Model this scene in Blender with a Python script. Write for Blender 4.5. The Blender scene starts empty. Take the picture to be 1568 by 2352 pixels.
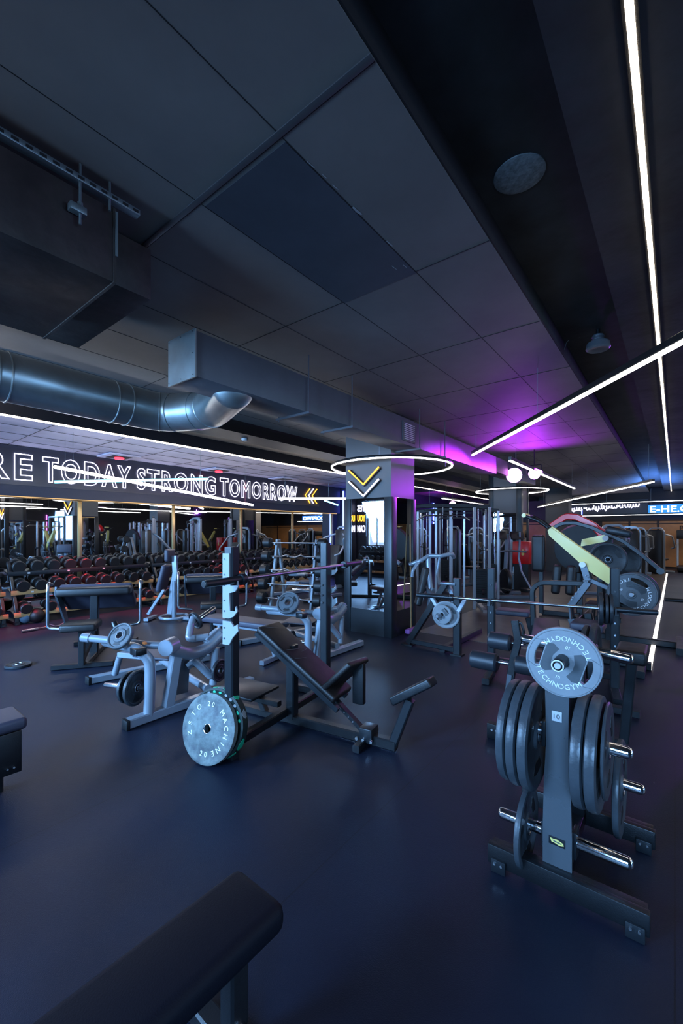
import bpy, bmesh, math, random
from mathutils import Vector as V, Matrix as MT
rnd = random.Random(11)
SC = bpy.context.scene
COL = SC.collection
R = math.radians
PI = math.pi
# ------------------------------------------------------------------ camera
# 1568x2352 frame, focal 976 px, horizon on row 1222; world +Y runs along the mirror wall
YAW, EYE, FPX = R(38.1), 1.5, 976.0
cam_d = bpy.data.cameras.new('camera')
cam = bpy.data.objects.new('camera', cam_d); COL.objects.link(cam)
cam.location = (0, 0, EYE); cam.rotation_euler = (R(90), 0, YAW)
cam_d.sensor_fit = 'VERTICAL'; cam_d.sensor_height = 24.0
cam_d.lens = 24.0*FPX/2352; cam_d.shift_y = 46/2352; cam_d.clip_start = 0.02; cam_d.clip_end = 200
SC.camera = cam
SC.view_settings.view_transform = 'Standard'; SC.view_settings.look = 'None'
SC.view_settings.gamma = 1; SC.view_settings.use_curve_mapping = False
SC.view_settings.exposure = 0.0
SC.cycles.use_denoising = True
SC.cycles.max_bounces = 8; SC.cycles.sample_clamp_indirect = 4.0
SC.cycles.caustics_reflective = False; SC.cycles.caustics_refractive = False
w = bpy.data.worlds.new('world'); SC.world = w; w.use_nodes = True
w.node_tree.nodes['Background'].inputs[0].default_value = (0.45, 0.6, 1.0, 1)
w.node_tree.nodes['Background'].inputs[1].default_value = 1.2

def light(name, kind, loc, energy, color, size=0.1, rot=None, aim=None, spot=None, size_y=None, blend=0.6, spread=None):
    d = bpy.data.lights.new(name, kind); d.energy = energy; d.color = color
    if kind == 'AREA':
        d.size = size
        if size_y: d.shape = 'RECTANGLE'; d.size_y = size_y
        if spread: d.spread = R(spread)
    else: d.shadow_soft_size = size
    if spot: d.spot_size = R(spot); d.spot_blend = blend
    o = bpy.data.objects.new(name, d); COL.objects.link(o); o.location = loc
    if aim is not None: o.rotation_euler = (V(aim)-V(loc)).to_track_quat('-Z', 'Y').to_euler()
    elif rot: o.rotation_euler = rot
    return o
DAY = (0.24, 0.53, 1.0)
# daylight entering through the windows of the back wall and of the wall on the right
for wx, e in ((-8.35, 240), (-5.2, 420), (-2.2, 180), (1.0, 120)):
    light('window_daylight', 'AREA', (wx, -2.45, 1.85), e, DAY, 0.9, rot=(R(90-26), 0, 0), size_y=1.6, spread=115)
for wy, e in ((1.5, 60), (5.0, 120), (9.0, 120)):
    light('window_daylight', 'AREA', (7.75, wy, 1.85), e, DAY, 1.2, rot=(R(90-20), 0, R(90)), size_y=1.6, spread=125)
# purple stage spots by the second pillar
light('purple_spot', 'SPOT', (-1.8, 8.9, 2.66), 1500, (0.42, 0.02, 1.0), 0.06, aim=(-3.16, 5.75, 2.50), spot=17, blend=0.5)
light('purple_spot', 'SPOT', (-2.45, 9.0, 2.70), 160, (0.45, 0.02, 1.0), 0.06, aim=(-2.95, 7.0, 2.86), spot=70, blend=0.8)
light('purple_spot', 'SPOT', (-2.20, 8.9, 2.62), 95, (0.45, 0.02, 1.0), 0.06, aim=(-2.1, 8.6, 3.35), spot=150)
light('purple_spot', 'SPOT', (-7.3, 16.2, 2.6), 220, (0.5, 0.03, 1.0), 0.06, aim=(-8.8, 19, 2.2), spot=130)
# red spots in the lilac soffit over the dumbbells
for rx, ry in ((-7.9, 1.7), (-8.4, 3.1), (-7.8, 4.1), (-8.3, 6.3)):
    light('red_spot', 'SPOT', (-7.75, ry, 2.86), 900, (1.0, 0.01, 0.02), 0.04, aim=(rx, ry+0.15, 0.4), spot=34, blend=0.9)
# blue and violet washes at the far end
light('blue_wash', 'AREA', (-0.4, 17.8, 2.65), 110, (0.10, 0.30, 1.0), 1.0, rot=(R(180), 0, 0), size_y=3)
light('violet_wash', 'SPOT', (2.2, 13.4, 2.6), 260, (0.35, 0.05, 1.0), 0.1, aim=(0.6, 11.0, 3.4), spot=130)
light('ceiling_fill_light', 'AREA', (-4.2, 15.2, 3.0), 70, (0.9, 0.85, 0.85), 2.0, rot=(0, 0, 0), size_y=5)  # area fill lights added without fixtures for the far and right-hand areas
light('ceiling_fill_light', 'AREA', (3.6, 6.0, 3.05), 90, (1.0, 0.88, 0.75), 1.0, rot=(0, 0, 0), size_y=7)  # added warm fill, brightens the machines reflected in the wall mirrors
light('ceiling_fill_light', 'AREA', (2.0, 18.5, 3.0), 110, (1.0, 0.85, 0.7), 2.0, rot=(0, 0, 0), size_y=4)

# ------------------------------------------------------------------ view rays: where a point of the photograph lies in the room
_S, _C = math.sin(YAW), math.cos(YAW)
def _ray(px, py):
    x = (px-784)/FPX
    return V((_C*x-_S, _S*x+_C, (1222-py)/FPX))
def onZ(px, py, z=0.0):
    a = _ray(px, py); return V((0, 0, EYE)) + a*((z-EYE)/a.z)
def onX(px, py, x):
    a = _ray(px, py); return V((0, 0, EYE)) + a*(x/a.x)
def onY(px, py, y):
    a = _ray(px, py); return V((0, 0, EYE)) + a*(y/a.y)
def onD(px, py, dist):
    return V((0, 0, EYE)) + _ray(px, py)*dist
def onL(px, py, o, ang, ly=0.0):
    n = V((-math.sin(R(ang)), math.cos(R(ang)), 0)); a = _ray(px, py)
    return V((0, 0, EYE)) + a*((V((o[0], o[1], 0)).dot(n)+ly)/a.dot(n))

# ------------------------------------------------------------------ materials
def mat(name, col, rough=0.5, metal=0.0, bump=0.0, bscale=60, var=0.0, vscale=4, col2=None, emit=None, estr=0, spec=0.5, rvar=0.0, coat=0.0):
    m = bpy.data.materials.new(name); m.use_nodes = True
    nt = m.node_tree; N = nt.nodes; L = nt.links; b = N['Principled BSDF']
    b.inputs['Base Color'].default_value = (*col, 1); b.inputs['Roughness'].default_value = rough
    b.inputs['Metallic'].default_value = metal; b.inputs['Specular IOR Level'].default_value = spec
    if coat: b.inputs['Coat Weight'].default_value = coat; b.inputs['Coat Roughness'].default_value = 0.15
    if emit: b.inputs['Emission Color'].default_value = (*emit, 1); b.inputs['Emission Strength'].default_value = estr
    tc = N.new('ShaderNodeTexCoord')
    if var or rvar:
        n = N.new('ShaderNodeTexNoise'); n.inputs['Scale'].default_value = vscale; n.inputs['Detail'].default_value = 6
        n.inputs['Roughness'].default_value = 0.62
        L.new(tc.outputs['Object'], n.inputs['Vector'])
        if var:
            r = N.new('ShaderNodeValToRGB'); c2 = col2 or tuple(min(1, c*(1+var*2)) for c in col)
            r.color_ramp.elements[0].position = 0.35; r.color_ramp.elements[1].position = 0.72
            r.color_ramp.elements[0].color = (*[c*(1-var*0.6) for c in col], 1); r.color_ramp.elements[1].color = (*c2, 1)
            L.new(n.outputs['Fac'], r.inputs['Fac']); L.new(r.outputs['Color'], b.inputs['Base Color'])
        if rvar:
            mp = N.new('ShaderNodeMapRange'); mp.inputs['To Min'].default_value = max(0.02, rough-rvar); mp.inputs['To Max'].default_value = min(1, rough+rvar)
            mp.inputs['From Min'].default_value = 0.3; mp.inputs['From Max'].default_value = 0.7
            L.new(n.outputs['Fac'], mp.inputs['Value']); L.new(mp.outputs['Result'], b.inputs['Roughness'])
    if bump:
        n2 = N.new('ShaderNodeTexNoise'); n2.inputs['Scale'].default_value = bscale; n2.inputs['Detail'].default_value = 3
        L.new(tc.outputs['Object'], n2.inputs['Vector'])
        bp = N.new('ShaderNodeBump'); bp.inputs['Strength'].default_value = bump; bp.inputs['Distance'].default_value = 0.01
        L.new(n2.outputs['Fac'], bp.inputs['Height']); L.new(bp.outputs['Normal'], b.inputs['Normal'])
    return m
MB = mat('black_steel', (0.008, 0.009, 0.011), 0.36, 0.0, 0.12, 180, rvar=0.08, vscale=9)
MK = mat('satin_charcoal_steel', (0.014, 0.017, 0.021), 0.34, 0.1, 0.06, 160)
MG = mat('silver_grey_paint', (0.30, 0.34, 0.39), 0.30, 0.25, 0.04, 200, coat=0.3)
MGD = mat('mid_grey_paint', (0.13, 0.145, 0.165), 0.34, 0.4, 0.05, 160)
MW = mat('white_wear_plate', (0.36, 0.39, 0.41), 0.45)
MC = mat('chrome', (0.82, 0.83, 0.86), 0.13, 1.0)
MCD = mat('brushed_steel', (0.48, 0.49, 0.52), 0.28, 1.0, 0.05, 300)
MR = mat('black_rubber', (0.006, 0.0065, 0.0075), 0.48, 0.0, 0.15, 120)
MRF = mat('foam_sleeve', (0.022, 0.024, 0.030), 0.42, 0, 0.1, 220)
MP = mat('black_upholstery', (0.011, 0.009, 0.009), 0.40, 0, 0.22, 260, rvar=0.07, vscale=14)
MPN = mat('black_bench_vinyl', (0.0035, 0.004, 0.009), 0.6, 0, 0.15, 260, spec=0.2)
MPG = mat('grey_violet_upholstery', (0.055, 0.052, 0.075), 0.42, 0, 0.2, 260)
MPL = mat('grey_plate_rubber', (0.26, 0.275, 0.29), 0.46, 0, 0.12, 90, var=0.12, vscale=7)
MPLD = mat('dark_plate_recess', (0.085, 0.095, 0.105), 0.5, 0, 0.1, 90)
MPD = mat('dark_plate_rubber', (0.020, 0.023, 0.027), 0.42, 0, 0.2, 70, var=0.25, vscale=9)
MWT = mat('white_lettering', (0.93, 0.94, 0.95), 0.5)
MWTD = mat('grey_lettering', (0.36, 0.38, 0.40), 0.5)
MY = mat('yellow_paint', (0.92, 0.74, 0.22), 0.38, 0, 0.03, 150, coat=0.2)
MRD = mat('red_paint', (0.75, 0.008, 0.010), 0.35, 0, 0.03, 150, coat=0.2)
MOR = mat('orange_sticker', (0.8, 0.22, 0.05), 0.5)
MGO = mat('gold_trim', (0.42, 0.30, 0.14), 0.32, 0.8, 0.05, 90)
MWD = mat('pine_rail', (0.36, 0.20, 0.075), 0.5, 0, 0.1, 30, var=0.2, vscale=6)
MGV = mat('galvanised_sheet', (0.50, 0.54, 0.53), 0.36, 0.9, 0.04, 30, var=0.12, vscale=3, rvar=0.08)
MDG = mat('painted_duct', (0.105, 0.096, 0.105), 0.5, 0.0, 0.05, 25, var=0.1, vscale=3)
MDK = mat('dark_duct', (0.042, 0.032, 0.028), 0.55, 0, 0.35, 12, var=0.45, vscale=5)
MZN = mat('zinc_channel', (0.30, 0.36, 0.37), 0.42, 0.8, 0.1, 60)
MWH = mat('white_plastic', (0.55, 0.56, 0.56), 0.5)
MDR = mat('speckled_bumper', (0.11, 0.125, 0.14), 0.6, 0, 0.35, 40, var=0.6, vscale=14, col2=(0.20, 0.24, 0.22))
MCM = mat('green_black_bumper', (0.006, 0.016, 0.014), 0.55, 0, 0.25, 40)
MGR = mat('green_camouflage_patch', (0.01, 0.42, 0.22), 0.55)
MMI = mat('mirror_glass', (0.80, 0.83, 0.85), 0.015, 1.0)
MGL = mat('window_frame_white', (0.6, 0.62, 0.66), 0.4)
def emi(name, col, s): return mat(name, (0.02, 0.02, 0.02), 0.5, emit=col, estr=s)
EW = emi('lit_white_diffuser', (1.0, 0.96, 0.93), 7.0)
EWU = emi('added_ceiling_uplight', (1.0, 0.86, 0.72), 120.0)  # strong glow for the added pendants that lift the ceiling brightness
EWW = emi('lit_warm_strip', (1.0, 0.84, 0.66), 8.0)
EWN = emi('lit_white_neon', (0.78, 0.76, 1.0), 5.0)
EON = emi('lit_orange_neon', (1.0, 0.42, 0.03), 4.0)
EBL = emi('lit_blue_neon', (0.10, 0.14, 1.0), 9.0)
ECY = emi('lit_cyan_tube', (0.20, 0.72, 1.0), 7.0)
EWT = emi('lit_white_tube', (1.0, 0.96, 0.97), 34.0)
EPU = emi('lit_purple_lens', (0.85, 0.25, 1.0), 14.0)
ERD = emi('lit_red_lens', (1.0, 0.03, 0.06), 4.0)
EMG = emi('lit_magenta_neon', (0.9, 0.15, 1.0), 5.0)
EFL = emi('lit_floor_strip', (1.0, 0.93, 0.85), 3.0)
EBS = emi('lit_sign_face', (0.75, 0.88, 1.0), 5.0)
EGL = emi('lit_amber_strip', (1.0, 0.62, 0.25), 0.9)

# ------------------------------------------------------------------ mesh builder
def fillet(pts, rad, n=6):
    pts = [V(p) for p in pts]
    if not rad: return pts
    out = [pts[0]]
    for i in range(1, len(pts)-1):
        a, b, c = pts[i-1], pts[i], pts[i+1]
        u = (a-b); v = (c-b); lu, lv = u.length, v.length; u.normalize(); v.normalize()
        ang = u.angle(v)
        if ang > PI-0.03: out.append(b); continue
        t = min(rad/math.tan(ang/2), lu*0.48, lv*0.48)
        p, q = b+u*t, b+v*t
        for k in range(n+1):
            s = k/n
            out.append(p*(1-s)**2 + b*2*s*(1-s) + q*s*s)
    out.append(pts[-1]); return out
def frame_of(d, up=None):
    d = V(d).normalized(); up = V(up) if up is not None else V((0, 0, 1))
    if abs(d.dot(up)) > 0.98*up.length: up = V((0, 1, 0)) if abs(d.y) < 0.9 else V((1, 0, 0))
    s = d.cross(up).normalized(); u = s.cross(d).normalized()
    return s, u
class B:
    def __init__(self): self.bm = bmesh.new()
    def _ring(self, pts): return [self.bm.verts.new(p) for p in pts]
    def _skin(self, rings, cap=True, closed=False):
        n = len(rings[0])
        m = len(rings)
        for i in range(m if closed else m-1):
            a, b = rings[i], rings[(i+1) % m]
            for k in range(n):
                self.bm.faces.new((a[k], a[(k+1) % n], b[(k+1) % n], b[k]))
        if cap and not closed:
            self.bm.faces.new(list(reversed(rings[0]))); self.bm.faces.new(rings[-1])
    def tube(self, pts, r, n=12, fil=0, r2=None, cap=True):
        P = fillet(pts, fil); rings = []; t0 = None; s = u = None
        for i, p in enumerate(P):
            t = (P[min(i+1, len(P)-1)]-P[max(i-1, 0)]).normalized()
            if s is None: s, u = frame_of(t)
            else:
                s = (s - t*s.dot(t)).normalized(); u = s.cross(t).normalized()
            rr = r if r2 is None else r+(r2-r)*i/(len(P)-1)
            rings.append(self._ring([p+(s*math.cos(2*PI*k/n)+u*math.sin(2*PI*k/n))*rr for k in range(n)]))
        self._skin(rings, cap); return self
    def rtube(self, pts, w, h, fil=0, up=None, oval=False, n=4):
        P = fillet(pts, fil); rings = []
        for i, p in enumerate(P):
            t = (P[min(i+1, len(P)-1)]-P[max(i-1, 0)]).normalized(); s, u = frame_of(t, up)
            if oval: q = [(math.cos(2*PI*k/14)*w/2, math.sin(2*PI*k/14)*h/2) for k in range(14)]
            else:
                c = min(w, h)*0.12
                q = [(w/2, -h/2+c), (w/2, h/2-c), (w/2-c, h/2), (-w/2+c, h/2), (-w/2, h/2-c), (-w/2, -h/2+c), (-w/2+c, -h/2), (w/2-c, -h/2)]
            rings.append(self._ring([p+s*a+u*b for a, b in q]))
        self._skin(rings); return self
    def bar(self, a, b, w, h=None, up=None): return self.rtube([a, b], w, h or w, 0, up)
    def box(self, c, size, rot=None, bev=0.0, seg=2):
        M = MT.Translation(V(c))
        if rot is not None: M = M @ (rot if isinstance(rot, MT) else MT.Rotation(rot, 4, 'Z'))
        ret = bmesh.ops.create_cube(self.bm, size=1.0)
        vs = ret['verts']
        for v in vs: v.co = V((v.co.x*size[0], v.co.y*size[1], v.co.z*size[2]))
        if bev:
            es = list({e for v in vs for e in v.link_edges})
            r = bmesh.ops.bevel(self.bm, geom=es, offset=min(bev, min(size)*0.49), segments=seg, affect='EDGES', profile=0.5)
            vs = list({v for f in r['faces'] for v in f.verts} | {v for v in vs if v.is_valid})
        for v in vs: v.co = M @ v.co
        return self
    def lathe(self, prof, origin, axis, n=32):
        """prof: (t along axis, radius)"""
        d = V(axis).normalized(); s, u = frame_of(d); o = V(origin); rings = []
        for t, r in prof:
            if r < 1e-5: rings.append([self.bm.verts.new(o+d*t)])
            else: rings.append(self._ring([o+d*t+(s*math.cos(2*PI*k/n)+u*math.sin(2*PI*k/n))*r for k in range(n)]))
        for a, b in zip(rings, rings[1:]):
            for k in range(n):
                if len(a) == 1 and len(b) == 1: break
                if len(a) == 1: self.bm.faces.new((a[0], b[(k+1) % n], b[k]))
                elif len(b) == 1: self.bm.faces.new((a[k], a[(k+1) % n], b[0]))
                else: self.bm.faces.new((a[k], a[(k+1) % n], b[(k+1) % n], b[k]))
        return self
    def cyl(self, a, b, r, n=20, r2=None, bev=0.0):
        a, b = V(a), V(b); Ln = (b-a).length; r2 = r if r2 is None else r2
        if bev: pr = [(0, 0), (0, r-bev), (bev, r), (Ln-bev, r2), (Ln, r2-bev), (Ln, 0)]
        else: pr = [(0, 0), (0, r), (Ln, r2), (Ln, 0)]
        return self.lathe(pr, a, b-a, n)
    def torus(self, c, axis, R_, r, n=40, m=8, sy=1.0):
        d = V(axis).normalized(); s, u = frame_of(d); c = V(c); rings = []
        for i in range(n):
            a = 2*PI*i/n; e = s*math.cos(a)+u*math.sin(a)
            rings.append(self._ring([c+e*(R_+r*math.cos(2*PI*k/m))+d*(r*sy*math.sin(2*PI*k/m)) for k in range(m)]))
        self._skin(rings, closed=True); return self
    def prism(self, poly, o, ex, ey, th):
        """polygon (x,y) in plane (ex,ey), extruded by th along ex x ey, centred"""
        o, ex, ey = V(o), V(ex).normalized(), V(ey).normalized(); n = ex.cross(ey).normalized()
        a = self._ring([o+ex*x+ey*y-n*th/2 for x, y in poly]); b = self._ring([o+ex*x+ey*y+n*th/2 for x, y in poly])
        k = len(poly)
        for i in range(k): self.bm.faces.new((a[i], a[(i+1) % k], b[(i+1) % k], b[i]))
        self.bm.faces.new(list(reversed(a))); self.bm.faces.new(b); return self
    def pad(self, a, b, w, t, up=(0, 0, 1), bev=0.022, dome=0.0):
        """upholstered pad from a to b (centre of its underside), width w, thickness t"""
        a, b = V(a), V(b); d = (b-a); s, u = frame_of(d, up); Ln = d.length; d.normalize()
        M = MT((( d.x, s.x, u.x), (d.y, s.y, u.y), (d.z, s.z, u.z))).to_4x4()
        M.translation = (a+b)/2+u*t/2
        ret = bmesh.ops.create_cube(self.bm, size=1.0); vs = ret['verts']
        for v in vs: v.co = V((v.co.x*Ln, v.co.y*w, v.co.z*t))
        es = list({e for v in vs for e in v.link_edges})
        r = bmesh.ops.bevel(self.bm, geom=es, offset=min(bev, t*0.48), segments=4, affect='EDGES', profile=0.5)
        vs = list({v for f in r['faces'] for v in f.verts} | {v for v in vs if v.is_valid})
        for v in vs: v.co = M @ v.co
        return self
    def mesh(self, mesh_, M):
        t = bmesh.new(); t.from_mesh(mesh_); bmesh.ops.transform(t, matrix=M, verts=t.verts)
        tmp = bpy.data.meshes.new('tmp'); t.to_mesh(tmp); t.free(); self.bm.from_mesh(tmp); bpy.data.meshes.remove(tmp); return self

def part(name, b, m, parent=None, label=None, sharp=38):
    bmesh.ops.recalc_face_normals(b.bm, faces=b.bm.faces)
    me = bpy.data.meshes.new(name); b.bm.to_mesh(me); b.bm.free(); me.materials.append(m)
    me.polygons.foreach_set('use_smooth', [True]*len(me.polygons)); me.set_sharp_from_angle(angle=R(sharp))
    o = bpy.data.objects.new(name, me); COL.objects.link(o)
    if parent is not None: o.parent = parent
    if label: o['label'] = label
    return o
def thing(name, label, cat, group=None):
    o = bpy.data.objects.new(name, None); COL.objects.link(o); o.empty_display_size = 0.1
    o['label'] = label; o['category'] = cat
    if group: o['group'] = group
    return o
def tag(o, label, cat, group=None):
    o['label'] = label; o['category'] = cat
    if group: o['group'] = group
    return settle_mesh(o)
def struct(name, b, m):
    o = part(name, b, m); o['kind'] = 'structure'; return o
def kids(o): return [c for c in bpy.data.objects if c.parent == o]
CH = {}
def tree(o):
    out = []
    for c in o.children: out.append(c); out += tree(c)
    return out
def settle_mesh(o):
    me = o.data; xs = [v.co for v in me.vertices]
    c = V(((min(v.x for v in xs)+max(v.x for v in xs))/2, (min(v.y for v in xs)+max(v.y for v in xs))/2, min(v.z for v in xs)))
    for ch in [o]+tree(o): ch.data.transform(MT.Translation(-c))
    o.location = c; return o
def settle(root):
    """move a thing built in room coordinates onto an Empty at its own base"""
    ts = [c for c in tree(root) if c.type == 'MESH']
    xs = [v.co for c in ts for v in c.data.vertices]
    c = V(((min(v.x for v in xs)+max(v.x for v in xs))/2, (min(v.y for v in xs)+max(v.y for v in xs))/2, min(v.z for v in xs)))
    done = set()
    for t in ts:
        if t.data.name in done: continue
        done.add(t.data.name); t.data.transform(MT.Translation(-c))
    root.location = c; return root
def dup(root, loc=None, rz=None, label=None, group=None, mats=None, scale=None, off=None):
    def cp(o, parent):
        c = o.copy(); COL.objects.link(c)
        if parent is not None: c.parent = parent
        if mats and o.type == 'MESH' and o.data.materials and o.data.materials[0] in mats:
            c.data = o.data.copy(); c.data.materials[0] = mats[o.data.materials[0]]
        for ch in o.children: cp(ch, c)
        return c
    r = cp(root, None)
    if loc is not None: r.location = loc
    if off is not None: r.location = root.location+V(off)
    if rz is not None: r.rotation_euler = (0, 0, rz)
    if scale: r.scale = (scale,)*3
    if label: r['label'] = label
    if group: r['group'] = group
    return r
def text_mesh(s, size=1.0, ext=0.0, outline=0.0, bold=0.0, spacing=1.0):
    cu = bpy.data.curves.new('t', 'FONT'); cu.body = s; cu.size = size; cu.space_character = spacing
    cu.align_x = 'LEFT'; cu.resolution_u = 4
    if outline:
        cu.fill_mode = 'NONE'; cu.bevel_depth = outline; cu.bevel_resolution = 2; cu.offset = bold
    else:
        cu.extrude = ext; cu.offset = bold
    o = bpy.data.objects.new('t', cu); COL.objects.link(o)
    bpy.context.view_layer.update()
    dg = bpy.context.evaluated_depsgraph_get()
    me = bpy.data.meshes.new_from_object(o.evaluated_get(dg), depsgraph=dg)
    me.materials.clear()
    bpy.data.objects.remove(o); bpy.data.curves.remove(cu); return me
def bounds(me):
    xs = [v.co.x for v in me.vertices]; ys = [v.co.y for v in me.vertices]
    return min(xs), max(xs), min(ys), max(ys)
def text_on(b, s, o, ex, ey, width=None, height=None, ext=0.001, outline=0.0, bold=0.0, center=True):
    """letters in the plane (ex,ey) fitted to width x height, centred on o"""
    ex, ey = V(ex).normalized(), V(ey).normalized(); n = ex.cross(ey)
    me = text_mesh(s, 1.0, 0.0 if outline else 0.5, 0.0, bold) if not outline else text_mesh(s, 1.0, outline=1e-3, bold=bold)
    x0, x1, y0, y1 = bounds(me); bpy.data.meshes.remove(me)
    sy = height/(y1-y0) if height else width/(x1-x0); sx = width/(x1-x0) if width else sy
    if outline: me = text_mesh(s, 1.0, outline=outline/sy, bold=bold)
    else: me = text_mesh(s, 1.0, ext/1.0, bold=bold)
    cx, cy = ((x0+x1)/2, (y0+y1)/2) if center else (x0, y0)
    M = MT(((ex.x*sx, ey.x*sy, n.x*(sy if outline else 1)), (ex.y*sx, ey.y*sy, n.y*(sy if outline else 1)), (ex.z*sx, ey.z*sy, n.z*(sy if outline else 1)))).to_4x4()
    M.translation = V(o)-ex*cx*sx-ey*cy*sy
    b.mesh(me, M); bpy.data.meshes.remove(me); return b
def arc_text(b, s, c, ex, ey, rad, a0, a1, h, ext=0.001, outward=True):
    """letters spread on an arc (degrees, measured from ex towards ey) around c"""
    ex, ey = V(ex).normalized(), V(ey).normalized(); c = V(c); n = len(s)
    for i, ch in enumerate(s):
        a = R(a0+(a1-a0)*(i/(n-1) if n > 1 else 0.5)); e = ex*math.cos(a)+ey*math.sin(a); t = -ex*math.sin(a)+ey*math.cos(a)
        if outward: X_, Y_ = -t, e
        else: X_, Y_ = t, -e
        text_on(b, ch, c+e*rad, X_, Y_, height=h, ext=ext)
    return b
# ------------------------------------------------------------------ the room
XL, XR, YB, YF, HC = -9.2, 7.6, -2.3, 22.3, 3.2
def floor_mat():
    m = bpy.data.materials.new('rubber_floor'); m.use_nodes = True; nt = m.node_tree; N = nt.nodes; L = nt.links; b = N['Principled BSDF']; b.inputs['Specular IOR Level'].default_value = 0.36
    tc = N.new('ShaderNodeTexCoord')
    n = N.new('ShaderNodeTexNoise'); n.inputs['Scale'].default_value = 1.3; n.inputs['Detail'].default_value = 5; L.new(tc.outputs['Object'], n.inputs['Vector'])
    r = N.new('ShaderNodeValToRGB'); r.color_ramp.elements[0].color = (0.0055, 0.008, 0.018, 1); r.color_ramp.elements[1].color = (0.0105, 0.015, 0.031, 1)
    r.color_ramp.elements[0].position = 0.3; r.color_ramp.elements[1].position = 0.7
    L.new(n.outputs['Fac'], r.inputs['Fac'])
    # scattered pale dust flecks
    v = N.new('ShaderNodeTexVoronoi'); v.inputs['Scale'].default_value = 9; L.new(tc.outputs['Object'], v.inputs['Vector'])
    lt = N.new('ShaderNodeMath'); lt.operation = 'LESS_THAN'; lt.inputs[1].default_value = 0.035; L.new(v.outputs['Distance'], lt.inputs[0])
    n3 = N.new('ShaderNodeTexNoise'); n3.inputs['Scale'].default_value = 5; L.new(tc.outputs['Object'], n3.inputs['Vector'])
    gt = N.new('ShaderNodeMath'); gt.operation = 'GREATER_THAN'; gt.inputs[1].default_value = 0.60; L.new(n3.outputs['Fac'], gt.inputs[0])
    mu = N.new('ShaderNodeMath'); mu.operation = 'MULTIPLY'; L.new(lt.outputs[0], mu.inputs[0]); L.new(gt.outputs[0], mu.inputs[1])
    mx = N.new('ShaderNodeMixRGB'); mx.inputs[2].default_value = (0.10, 0.11, 0.13, 1); L.new(mu.outputs[0], mx.inputs[0]); L.new(r.outputs['Color'], mx.inputs[1])
    # mat seams
    br = N.new('ShaderNodeTexBrick'); br.inputs['Scale'].default_value = 1.0; br.inputs['Mortar Size'].default_value = 0.003; br.offset = 0.0
    br.inputs['Brick Width'].default_value = 1.25; br.inputs['Row Height'].default_value = 5.0
    br.inputs['Color1'].default_value = br.inputs['Color2'].default_value = (1, 1, 1, 1); br.inputs['Mortar'].default_value = (0.45, 0.45, 0.45, 1)
    L.new(tc.outputs['Object'], br.inputs['Vector'])
    m2 = N.new('ShaderNodeMixRGB'); m2.blend_type = 'MULTIPLY'; m2.inputs[0].default_value = 1.0; L.new(mx.outputs[0], m2.inputs[1]); L.new(br.outputs['Color'], m2.inputs[2])
    L.new(m2.outputs[0], b.inputs['Base Color'])
    mp = N.new('ShaderNodeMapRange'); mp.inputs['To Min'].default_value = 0.34; mp.inputs['To Max'].default_value = 0.50
    L.new(n.outputs['Fac'], mp.inputs['Value']); L.new(mp.outputs['Result'], b.inputs['Roughness'])
    n2 = N.new('ShaderNodeTexNoise'); n2.inputs['Scale'].default_value = 240; L.new(tc.outputs['Object'], n2.inputs['Vector'])
    bp = N.new('ShaderNodeBump'); bp.inputs['Strength'].default_value = 0.35; bp.inputs['Distance'].default_value = 0.004; L.new(n2.outputs['Fac'], bp.inputs['Height']); L.new(bp.outputs['Normal'], b.inputs['Normal'])
    return m
MF = floor_mat()
MF2 = mat('wood_look_vinyl', (0.085, 0.070, 0.062), 0.32, 0, 0.1, 30, var=0.35, vscale=2.2)
MWB = mat('black_wall_paint', (0.013, 0.014, 0.020), 0.55, 0, 0.1, 40)
MWN = mat('navy_wall_paint', (0.020, 0.024, 0.050), 0.5, 0, 0.1, 40)
MCE = mat('black_ceiling_board', (0.19, 0.176, 0.165), 0.62, 0, 0.04, 30, var=0.10, vscale=1.5)
MCB = mat('blue_black_ceiling_board', (0.062, 0.072, 0.088), 0.55, 0, 0.05, 30, var=0.15, vscale=2)
MCR = mat('rough_black_concrete', (0.017, 0.018, 0.021), 0.7, 0, 0.5, 7, var=0.8, vscale=1.8)
MCL = mat('pale_soffit_board', (0.52, 0.50, 0.64), 0.6, 0, 0.08, 10, var=0.15, vscale=1.5)
MPI = mat('pillar_grey_paint', (0.13, 0.122, 0.12), 0.6, 0, 0.05, 30)
MPF = mat('pillar_black_frame', (0.010, 0.012, 0.015), 0.38, 0, 0.05, 90)
MPY = mat('plywood_lining', (0.36, 0.17, 0.065), 0.5, 0, 0.05, 20, var=0.2, vscale=1.2)
MSE = mat('ceiling_joint', (0.010, 0.010, 0.011), 0.7)
MCOV = mat('joint_cover_strip', (0.085, 0.085, 0.092), 0.4, 0, 0.02, 50)
struct('floor', B().box(((XL+XR)/2, (YB+YF)/2, -0.05), (XR-XL+0.6, YF-YB+0.6, 0.1)), MF)
struct('floor', B().box(((-3.05-0.25)/2, (5.72+19.2)/2, 0.002), (2.8, 13.48, 0.004)), MF2)
tag(part('floor_light_strip', B().box((-0.222, 12.5, 0.006), (0.045, 13.6, 0.008)), EFL), 'thin glowing white line let into the floor along the machines on the right', 'light strip')
struct('wall_left', B().box((XL-0.1, (YB+YF)/2, 1.75), (0.2, YF-YB+0.6, 3.7)), MWN)
struct('wall_far', B().box(((XL+XR)/2, YF+0.1, 1.75), (XR-XL+0.2, 0.2, 3.7)), MWB)
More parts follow.
